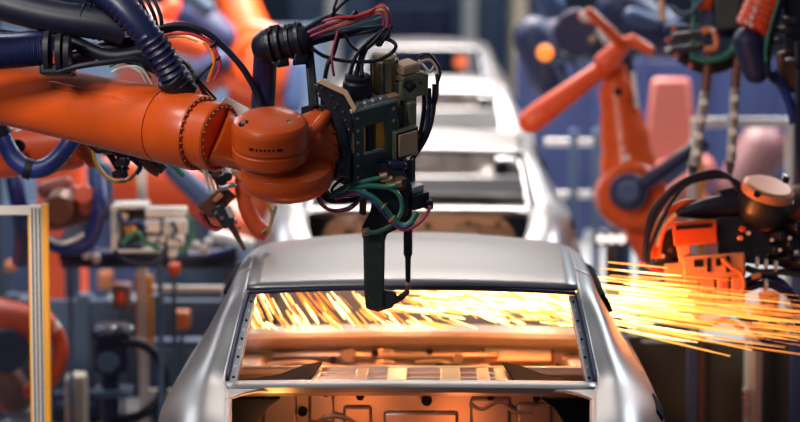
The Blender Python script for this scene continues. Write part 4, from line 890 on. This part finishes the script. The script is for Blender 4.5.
T.part('dark_body', hbox([(648,232),(680,226),(686,262),(652,266)], D+.1, D+.3), 'black_paint', bev=.02)
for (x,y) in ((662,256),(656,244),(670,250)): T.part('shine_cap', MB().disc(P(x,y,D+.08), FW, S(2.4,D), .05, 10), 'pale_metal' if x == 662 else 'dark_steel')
cb = T.part('clamp_block', hbox([(682,256),(745,252),(746,276),(684,282)], D-.06, D+.10), 'clamp_orange', bev=.008)
T.part('clamp_block', hbox([(664,264),(684,262),(686,284),(666,286)], D-.02, D+.10), 'clamp_orange', bev=.006)
for (x0,x1,y0,y1) in ((684,699,272,304),(700,715,271,303),(717,729,271,306),(731,745,270,304)): T.part('clamp_finger', hbox([(x0,y0),(x1,y0-1),(x1,y1),(x0,y1)], D-.05, D+.06), 'clamp_orange', bev=.006)
for (x0,x1,y0,y1) in ((694,703,260,267),(707,711,258,272),(716,721,258,266),(726,730,256,272)): T.part('slot', hbox([(x0,y0),(x1,y0),(x1,y1),(x0,y1)], D-.066, D-.04), 'car_dark', cb)
T.part('clamp_back', hbox([(668,262),(744,258),(744,298),(672,300)], D+.07, D+.12), 'brown_bracket', bev=.004)
for (x,y) in ((688,292),(707,290),(722,282),(737,288),(722,296)): T.part('red_mark', hbox([(x,y),(x+4,y),(x+4,y+6),(x,y+6)], D-.054, D-.045), 'robot_red')
T.part('clamp_arm', hbox([(676,244),(690,243),(692,262),(680,264)], D-.04, D+.06), 'clamp_orange', bev=.006)
T.part('clamp_cable', tp(MB(), [(722,258,D-.08),(732,268,D-.08),(740,272,D-.08),(744,286,D-.08),(738,296,D-.08)], 2.2, 8), 'orange_cable')
wc = P(769,187,D-.02); wax = (UP*.9-FW*.42+RT*.22)
wt = T.part('wrist_can', MB().lathe(wc, wax, [(0,.012),(S(22,D),.010),(S(26,D),0),(S(27,D),-.02),(S(27,D),-.09),(S(24,D),-.10)], 36), 'clamp_orange', sharp=30)
T.part('wrist_band', MB().lathe(wc-wax.normalized()*.03, wax, [(S(27.5,D),0),(S(27.8,D),-.05),(S(25,D),-.09),(S(18,D),-.12)], 36), 'black_paint')
for (x,y) in ((757,194),(786,180)): T.part('lifting_hole', MB().disc(P(x,y,D-.11), wax, S(3.2,D), .02, 14), 'car_dark', wt)
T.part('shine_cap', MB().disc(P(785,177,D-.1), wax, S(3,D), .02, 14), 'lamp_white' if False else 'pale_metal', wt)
T.part('wrist_yoke', MB().capsule(P(766,220,D), P(800,200,D+.1), S(12,D), S(16,D), 20), 'brown_bracket'); T.part('wrist_arm', MB().capsule(P(796,215,D+.1), P(850,190,D+.4), S(22,D), S(26,D), 24), 'robot_orange')
down(T, P(850,190,D+.4), .16, 'robot_orange')
for pts,c_,r in (([(744,258),(760,260),(780,262),(802,270)],'black_rubber',5),([(746,268),(760,272),(784,272),(804,276)],'dark_steel',3.5),([(742,284),(760,276),(778,280),(792,296),(798,318),(790,338),(770,348),(750,346)],'blue_hose',4),([(744,290),(762,284),(780,288),(800,304)],'navy_hose',4),([(748,320),(764,308),(782,312),(804,310)],'red_cable',2.6),([(748,318),(764,320),(784,318),(804,320)],'blue_hose',3),([(736,314),(750,324),(768,330),(790,324)],'green_hose',2.6),([(730,300),(744,316),(756,332),(770,342),(792,336)],'blue_hose',3.4),([(690,318),(708,324),(726,320),(744,330)],'red_cable',2.6),([(752,220),(764,232),(772,250),(790,252)],'black_rubber',7),([(770,222),(780,236),(794,240),(806,246)],'black_rubber',7),([(764,240),(776,246),(796,226)],'navy_hose',4),([(640,262),(652,268),(664,274),(672,290)],'magenta_cable',2.4)):
    T.part('cable', tp(MB(), [(x,y,D+.05+random.uniform(-.03,.03)) for x,y in pts], r, 10), c_)
for (x,y,r) in ((758,312,5),(764,296,4),(764,322,5),(770,308,4),(756,276,3),(774,300,3),(690,318,4)): T.part('fitting', MB().cyl(P(x-5,y+1,D-.02), P(x+5,y-1,D-.02), S(r,D), None, 10), 'clamp_orange', bev=.003)
for (x,y) in ((757,262),(766,264),(776,266),(766,284)): T.part('fitting', MB().cyl(P(x-1.5,y,D-.0), P(x+1.5,y,D-.0), S(5.4,D), None, 14), 'pale_metal')
for (x,y,r) in ((776,236,6),(786,244,7),(770,250,5),(794,228,8),(782,258,4),(796,262,6)): T.part('connector', MB().disc(P(x,y,D), RT*.6-FW, S(r,D), .1, 10, .2), 'black_paint', bev=.003)
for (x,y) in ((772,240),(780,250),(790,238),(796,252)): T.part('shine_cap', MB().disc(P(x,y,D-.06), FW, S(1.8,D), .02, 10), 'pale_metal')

# --- upper right hanging gripper and rods
D = 11.5; p = P(742,20,D); T = Thing('gripper', 'dark hanging gripper with an orange clamp and two silver-sleeved rods, upper right', 'gripper', (p.x, p.y, 0))
T.part('column', hbox([(714,-20),(744,-20),(738,28),(716,30)], D, D+.2), 'gun_housing', bev=.01)
T.part('yellow_panel', hbox([(700,-12),(714,-12),(712,10),(698,10)], D+.05, D+.15), 'robot_orange', bev=.008); T.part('grey_panel', hbox([(700,11),(714,10),(713,27),(700,28)], D+.05, D+.15), 'slate_paint', bev=.008)
for y in (33, 46): T.part('finger', MB().capsule(P(674,y+5,D), P(704,y,D), S(5,D), S(3.6,D), 14), 'dark_steel')
T.part('orange_clamp', MB().tube([P(702,31,D-.03),P(712,30,D-.03),P(716,38,D-.03),P(715,48,D-.03),P(704,49,D-.03)], S(3.6,D), 10), 'clamp_orange')
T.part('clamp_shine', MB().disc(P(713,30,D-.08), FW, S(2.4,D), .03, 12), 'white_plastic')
T.part('green_hose', tp(MB(), [(736,38,D-.05),(732,50,D-.05),(720,58,D-.05),(704,60,D-.05),(690,56,D-.05)], 3.4, 10), 'green_hose'); T.part('blue_hose', tp(MB(), [(671,6,D-.02),(680,14,D-.02),(692,12,D-.02),(702,-2,D-.02)], 2.6, 10), 'slate_paint')
T.part('dark_hose', tp(MB(), [(740,30,D+.02),(730,62,D+.02),(704,68,D+.02),(680,56,D+.02)], 6, 12), 'black_rubber')
T.part('tan_rod', MB().cyl(P(661,-10,D+.1), P(662,20,D+.1), S(3.4,D)), 'copper_beige'); T.part('green_rod', MB().cyl(P(695,-10,D), P(692,58,D), S(2.4,D)), 'green_hose')
for (x,y) in ((668,40),(668,49),(674,30),(676,56),(690,66)): T.part('bead', MB().disc(P(x,y,D-.04), FW, S(3,D), .05, 12, .3), 'robot_pink' if y != 49 else 'pale_metal')
T.part('crossbeam', hbox([(664,24),(740,26),(740,40),(664,36)], D+.12, D+.3), 'navy_paint', bev=.02)
for i,(a_,b_,c_) in enumerate((((709,52),(705,92),(694,166)),((738,56),(735,88),(731,162)))):
    T.part('rod', MB().cyl(P(*a_,D), P(*b_,D), S(4.6,D), None, 12), 'brown_bracket')
    s_ = T.part('braided_sleeve', tp(MB(), [(*b_,D),((b_[0]+c_[0])/2,(b_[1]+c_[1])/2,D),(*c_,D)], 5.2, 14, rib=(.018,.07)), 'braid')
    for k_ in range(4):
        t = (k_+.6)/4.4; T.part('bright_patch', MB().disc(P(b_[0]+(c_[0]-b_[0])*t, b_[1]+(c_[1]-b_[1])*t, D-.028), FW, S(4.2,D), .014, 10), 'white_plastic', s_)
    T.part('rod_tip', MB().cyl(P(*c_,D), P(c_[0]-2,c_[1]+14,D), S(4.5,D), S(3,D), 12), 'black_paint')
limb(T, 'carrier', (726,0,D+.3), (840,-30,D+.5), 22, 26, 'navy_paint'); down(T, P(842,-20,D+.5), .14, 'navy_paint')
D = 10.95; p = P(760,12,D); T = Thing('welding_robot', 'dark robot with a ribbed bright orange motor in the top right corner', 'robot', (p.x, p.y, 0))
a0 = P(766,-26,D); a1 = P(748,38,D); md_ = (a1-a0); Lm = md_.length
pr = []
for i in range(7):
    h = Lm*(.2+.1*i); pr += [(S(18.5,D),h),(S(18.5,D),h+Lm*.075),(S(17,D),h+Lm*.08),(S(17,D),h+Lm*.098)]
T.part('orange_motor', MB().lathe(P(776,-26,D), P(750,34,D)-P(776,-26,D), pr, 28), 'robot_red', sharp=25)
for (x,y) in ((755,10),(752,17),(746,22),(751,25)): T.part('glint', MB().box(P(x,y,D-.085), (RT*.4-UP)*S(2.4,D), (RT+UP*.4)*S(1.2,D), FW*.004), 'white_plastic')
T.part('dark_motor', MB().capsule(P(748,42,D+.08), P(756,70,D+.1), S(16,D), S(14,D), 20), 'navy_paint')
T.part('bright_wreck', hbox([(744,62),(762,58),(764,74),(748,78)], D+.1, D+.16), 'pale_metal', bev=.006)
T.part('body', hbox([(782,-20),(830,-20),(830,60),(786,56)], D, D+.3), 'black_paint', bev=.02); T.part('body', hbox([(776,52),(800,48),(800,92),(780,94)], D+.05, D+.2), 'brown_bracket', bev=.02)
T.part('upright', hbox([(794,40),(812,40),(812,210),(797,210)], D-.03, D+.1), 'black_paint', bev=.01)
T.part('green_hose', tp(MB(), [(786,-10,D-.05),(776,20,D-.05),(769,48,D-.05),(768,72,D-.05),(776,82,D-.05)], 3.4, 10), 'black_rubber'); T.part('green_hose', tp(MB(), [(782,-10,D-.07),(773,18,D-.07),(766,46,D-.07),(766,62,D-.07)], 1.6, 10), 'green_hose')
T.part('blue_hose', tp(MB(), [(772,72,D),(782,86,D),(790,104,D),(794,124,D)], 5, 10), 'blue_hose')
for (x,y) in ((776,42),(784,30),(792,62),(790,20)): T.part('connector', MB().disc(P(x,y,D-.04), RT-FW, S(4,D), .06, 10), 'dark_steel')
T.part('carrier', hbox([(800,-20),(850,-20),(850,60),(800,60)], D+.05, D+.5), 'navy_paint'); down(T, P(830,40,D+.3), .15, 'navy_paint')

# ------------------------------------------------------------------ far end of the hall
p = P(461,62,30); T = Thing('warning_lamp', 'glowing orange signal lamp seen through the rear window of the farthest car', 'lamp', (p.x, p.y, 0))
T.part('lens', MB().disc(P(461,62,30), FW, S(6,30), .06, 24, .3), 'lamp_red'); T.part('bezel', MB().ring(P(461,62,30), FW, S(6.5,30), S(1,30), 24, 8), 'dark_steel'); T.part('post', MB().cyl(V((p.x,p.y+.05,0)), V((p.x,p.y+.05,p.z)), .04), 'slate_paint')
def machine(label, x0, x1, y0, D, m, dep=1.2, n=2):
    a = P(x0,y0,D); b = P(x1,y0,D); T = Thing('machine', label, 'machine', ((a.x+b.x)/2, a.y, 0))
    T.part('body', MB().abox(a.x, b.x, a.y, a.y+dep, 0, a.z), m, bev=.05)
    for i in range(n):
        u0 = a.x+(b.x-a.x)*(i+.12)/n; u1 = a.x+(b.x-a.x)*(i+.88)/n
        T.part('panel', MB().abox(u0, u1, a.y-.03, a.y, a.z*.2, a.z*.9), m, bev=.02)
    return T
machine('tall pale grey machine at the far end, left of the car queue', 290, 372, -14, 36, 'slate_paint')
machine('navy machine at the far end behind the farthest car', 380, 452, 4, 34, 'navy_paint')
machine('mid blue machine at the far end right of the navy one', 452, 505, -6, 37, 'slate_paint')
machine('blue machine at the far right of the queue beside the farthest car', 505, 560, 14, 32, 'blue_paint')
for i,(x,D,mm,lb) in enumerate(((333,30,'pale_metal','pale column left of the queue, above the welding gun cables'),(470,33,'pale_metal','pale column far behind the farthest car'),(521,29,'cream','cream column to the right of the farthest car'),(512,30.5,'olive_metal','thin olive column next to the cream one'))):
    q = P(x,-30,D); w = S(7 if i != 3 else 4, D); T = Thing('column', lb, 'column', (q.x, q.y, 0))
    T.part('shaft', MB().abox(q.x-w, q.x+w, q.y, q.y+2*w, .1, q.z+1), mm, bev=.02); T.part('base_plate', MB().abox(q.x-w*1.5, q.x+w*1.5, q.y-w*.5, q.y+2.5*w, 0, .1), mm)
# ------------------------------------------------------------------ welding sparks
def sparks(mb, n, src, dirf, lens, rad, rng):
    for _ in range(n):
        o, d, L = dirf(rng); d = d.normalized()
        r = rng.uniform(*rad); mb.mi = rng.choice((0,0,1,1,1,2))
        u, w, _d = frame_of(d); c = o; a = o+d*L*.5+V((0,0,-.004)); e = o+d*L
        vs = [c]+[a+(u*math.cos(t)+w*math.sin(t))*r for t in (0, 2.09, 4.19)]+[e]
        mb.add(vs, [(0,2,1),(0,3,2),(0,1,3),(4,1,2),(4,2,3),(4,3,1)])
rng = random.Random(11)
m = MB()
# spray leaving the right door opening
SR = P(588, 297, 9.75)
def streak(mb, a, b, r):
    d = (b-a); u, w, _d = frame_of(d); c = a+d*.55
    q = [a+(u*math.cos(t)+w*math.sin(t))*r*.5 for t in (0,1.57,3.14,4.71)]+[c+(u*math.cos(t)+w*math.sin(t))*r for t in (0,1.57,3.14,4.71)]+[b+(u*math.cos(t)+w*math.sin(t))*r*.35 for t in (0,1.57,3.14,4.71)]
    mb.add(q, [(3,2,1,0),(8,9,10,11)]+[(k*4+i,k*4+(i+1)%4,k*4+4+(i+1)%4,k*4+4+i) for k in (0,1) for i in range(4)])
for n in range(190):
    x0 = 590+210*rng.random()**2.0; y0 = 299+rng.gauss(0,1)*13+(x0-600)*.125
    y0 = max(262+(x0-600)*.1, min(328+(x0-600)*.16, y0))
    yr = y0-(x0-600)*.125
    sl = .085+(yr-262)/66*.085
    Lp = rng.uniform(28,110)*(1 if x0 < 690 else .7)
    x1 = x0+Lp; y1 = y0+Lp*sl; D = 9.66+rng.uniform(-.14,.12); D1 = D+rng.uniform(-.08,.08)
    m.mi = rng.choice((0,0,1)) if x0 < 625 else (rng.choice((1,1,2)) if x0 < 660 else rng.choice((1,2,2)))
    streak(m, P(x0,y0,D), P(x1,y1,D1), rng.uniform(.0012,.0024) if x0 < 640 else rng.uniform(.0009,.0017))
for n in range(34):
    x0 = rng.uniform(620,730); y0 = 300+rng.gauss(0,1)*15+(x0-600)*.12; Lp = rng.uniform(70,150); m.mi = rng.choice((1,2,2)); D = 9.62+rng.uniform(-.16,.16)
    streak(m, P(x0,y0,D), P(x0+Lp,y0+Lp*(.10+(y0-300)*.001),D), rng.uniform(.0011,.0018))
# the lowest long streaks
for (x0,y0,x1,y1) in ((612,328,730,356),(620,322,752,350),(600,318,700,340),(640,316,742,335),(650,298,800,312),(640,288,790,303),(600,268,672,276),(608,262,668,268),(602,276,700,292),(660,322,800,337),(620,300,780,322)):
    a = P(x0,y0,9.6); b = P(x1,y1,9.6); u,w,_d = frame_of(b-a); m.mi = 1
    m.tube([a, (a+b)/2, b], [.0022,.0034,.0016], 5, 1)
single('spark_spray', m, ['spark_hot','spark_mid','spark_low'], 'orange spray of welding sparks flying right from behind the rear pillar', 'sparks', SR, kind='stuff')
m = MB()
SL = P(215, 226, 10.1)
for n in range(190):
    x = 240+340*rng.random(); t = (x-240)/200; y = rng.uniform(286, 322); D = rng.uniform(9.6, 10.2)
    an = math.radians(66-34*min(1, t)-14*max(0, min(1, t-1))+rng.gauss(0,5)); Lp = rng.uniform(12,34)
    x1 = x+Lp*math.cos(an); y1 = min(329, y+Lp*math.sin(an))
    m.mi = rng.choice((0,0,1,1,2)); streak(m, P(x,y,D), P(x1,y1,D+rng.uniform(-.04,.04)), rng.uniform(.0022,.0052))
for n in range(200):
    x = 586-170*rng.random()**1.6; y = 303+rng.gauss(0,1)*9; D = rng.uniform(9.6,10.1); Lp = rng.uniform(15,55)
    m.mi = rng.choice((0,0,1)); streak(m, P(x,y,D), P(x-Lp,y-Lp*rng.uniform(-.02,.28),D), rng.uniform(.002,.005))
single('spark_shower', m, ['spark_hot','spark_mid','spark_low'], 'shower of golden sparks inside the cabin of the nearest car', 'sparks', P(412,306,9.9), kind='stuff')
# glare of the sparks, put in as glowing volumes
def glare(name, label, c, rad, strength, col):
    mt = bpy.data.materials.new('glow_'+name); mt.use_nodes = True; nt = mt.node_tree; nt.nodes.clear()
    o = nt.nodes.new('ShaderNodeOutputMaterial'); em = nt.nodes.new('ShaderNodeEmission'); em.inputs[0].default_value = (*col,1)
    tc = nt.nodes.new('ShaderNodeTexCoord'); gr = nt.nodes.new('ShaderNodeTexGradient'); gr.gradient_type = 'QUADRATIC_SPHERE'
    mp = nt.nodes.new('ShaderNodeMapping'); mp.inputs['Scale'].default_value = (1/rad[0],1/rad[1],1/rad[2])
    nt.links.new(tc.outputs['Object'], mp.inputs[0]); nt.links.new(mp.outputs[0], gr.inputs[0])
    ml = nt.nodes.new('ShaderNodeMath'); ml.operation = 'MULTIPLY'; ml.inputs[1].default_value = strength
    nt.links.new(gr.outputs['Fac'], ml.inputs[0]); nt.links.new(ml.outputs[0], em.inputs[1]); nt.links.new(em.outputs[0], o.inputs['Volume'])
    MATS[mt.name] = mt
    mb = MB(); mb.lathe((0,0,0), Zv, [(math.sin(math.pi*i/16), -math.cos(math.pi*i/16)) for i in range(17)], 32, caps=False)
    mb.v = [c+V((v.x*rad[0], v.y*rad[1], v.z*rad[2])) for v in mb.v]
    return single(name, mb, mt.name, label, 'weld glow', c, kind='stuff')
glare('weld_flare', 'blinding yellow glow of the weld behind the right rear pillar', P(612,302,9.7), V((.21,.2,.075)), 9, (1,.66,.26))
glare('weld_flare', 'hot yellow glow filling the right half of the rear window', P(520,305,9.85), V((.36,.2,.07)), 6, (1,.66,.30))
# ------------------------------------------------------------------ light
def area(name, loc, size, power, col, rot=(0,0,0), sy=None, spread=None):
    l = bpy.data.lights.new(name, 'AREA'); l.energy = power; l.color = col; l.size = size
    if spread: l.spread = math.radians(spread)
    if sy: l.shape = 'RECTANGLE'; l.size_y = sy
    o = bpy.data.objects.new(name, l); COL.objects.link(o); o.location = loc; o.rotation_euler = rot; return o
def point(name, loc, power, col, r=.05):
    l = bpy.data.lights.new(name, 'POINT'); l.energy = power; l.color = col; l.shadow_soft_size = r
    o = bpy.data.objects.new(name, l); COL.objects.link(o); o.location = loc; return o
area('hall_or_fill_lamp', (0, 10.5, 6.2), 2.6, 14, (1,.97,.93), sy=3.5)
area('hall_or_fill_lamp', (0, 18, 6.2), 3.0, 700, (1,.90,.82), sy=5, spread=137)
area('hall_or_fill_lamp', (0, 22, 6.2), 3.0, 1150, (1,.90,.83), sy=7, spread=105)
area('hall_or_fill_lamp', (-5, 17, 6.2), 2.5, 470, (.9,.95,1), sy=6)
area('hall_or_fill_lamp', (5, 17.5, 6.2), 2.5, 760, (.9,.95,1), sy=6)
area('hall_or_fill_lamp', (0, 33, 6.5), 8, 150, (.85,.93,1), sy=6, spread=120)
area('hall_or_fill_lamp', (-2.6, 6.8, 5.2), 1.2, 95, (1,.96,.9), (math.radians(8),0,0))  # fill added to brighten the orange arm
area('hall_or_fill_lamp', (-1.5, 5.5, 5.5), 1.5, 8, (1,.97,.93), (math.radians(20),0,0))
_d = V((-1.7,11,1.0))-V((-3.6,4.5,4.2))
area('hall_or_fill_lamp', (-3.6,4.5,4.2), 1.0, 34, (1,.95,.88), _d.to_track_quat('-Z','Y').to_euler(), spread=50)  # fill added to brighten the fence and machines at left
ORG = (1, .22, .045)
point('spark_or_fill_light', P(600,300,9.8), 18, ORG)
point('spark_or_fill_light', V((.30,10.12,1.13)), 13, ORG)
point('spark_or_fill_light', V((-.38,10.12,1.13)), 15, ORG)
point('spark_or_fill_light', V((.45,10.55,1.15)), 14, (1,.62,.28)); point('spark_or_fill_light', V((-.1,10.55,1.15)), 12, (1,.62,.28)); point('spark_or_fill_light', V((-.5,10.55,1.12)), 10, (1,.62,.28))  # fills added to brighten the top of the cowl
point('spark_or_fill_light', V((.1,8.45,.80)), 2.6, ORG); point('spark_or_fill_light', V((-.25,8.3,.82)), 3, ORG)  # added fills carrying spark light into the luggage bay, no sparks there
point('spark_or_fill_light', P(665,306,9.6), 2.2, ORG)
point('spark_or_fill_light', V((-.5,8.22,.98)), 1.6, (1,.36,.08))  # fill added to brighten the left wheel house
wd = bpy.data.worlds.new('world'); scene.world = wd; wd.use_nodes = True
bg = wd.node_tree.nodes['Background']; bg.inputs[0].default_value = (.34,.42,.62,1); bg.inputs[1].default_value = .16
vs = scene.view_settings; vs.view_transform = 'Standard'; vs.look = 'None'; vs.gamma = 1; vs.exposure = 0.0; vs.use_curve_mapping = False
scene.cycles.volume_bounces = 0
for o in list(bpy.data.objects):
    if o.parent is None and 'label' in o and 'group' not in o:
        g = {'signal_box': 'small signal boxes on stands', 'control_cabinet': 'cabinets around the cell', 'cell_partition': 'partitions around the cell', 'column': 'columns at the far end', 'guard_frame': 'guard frames beside the line', 'machine': 'machines in the background'}.get(o.name.split('.')[0])
        if g: o['group'] = g
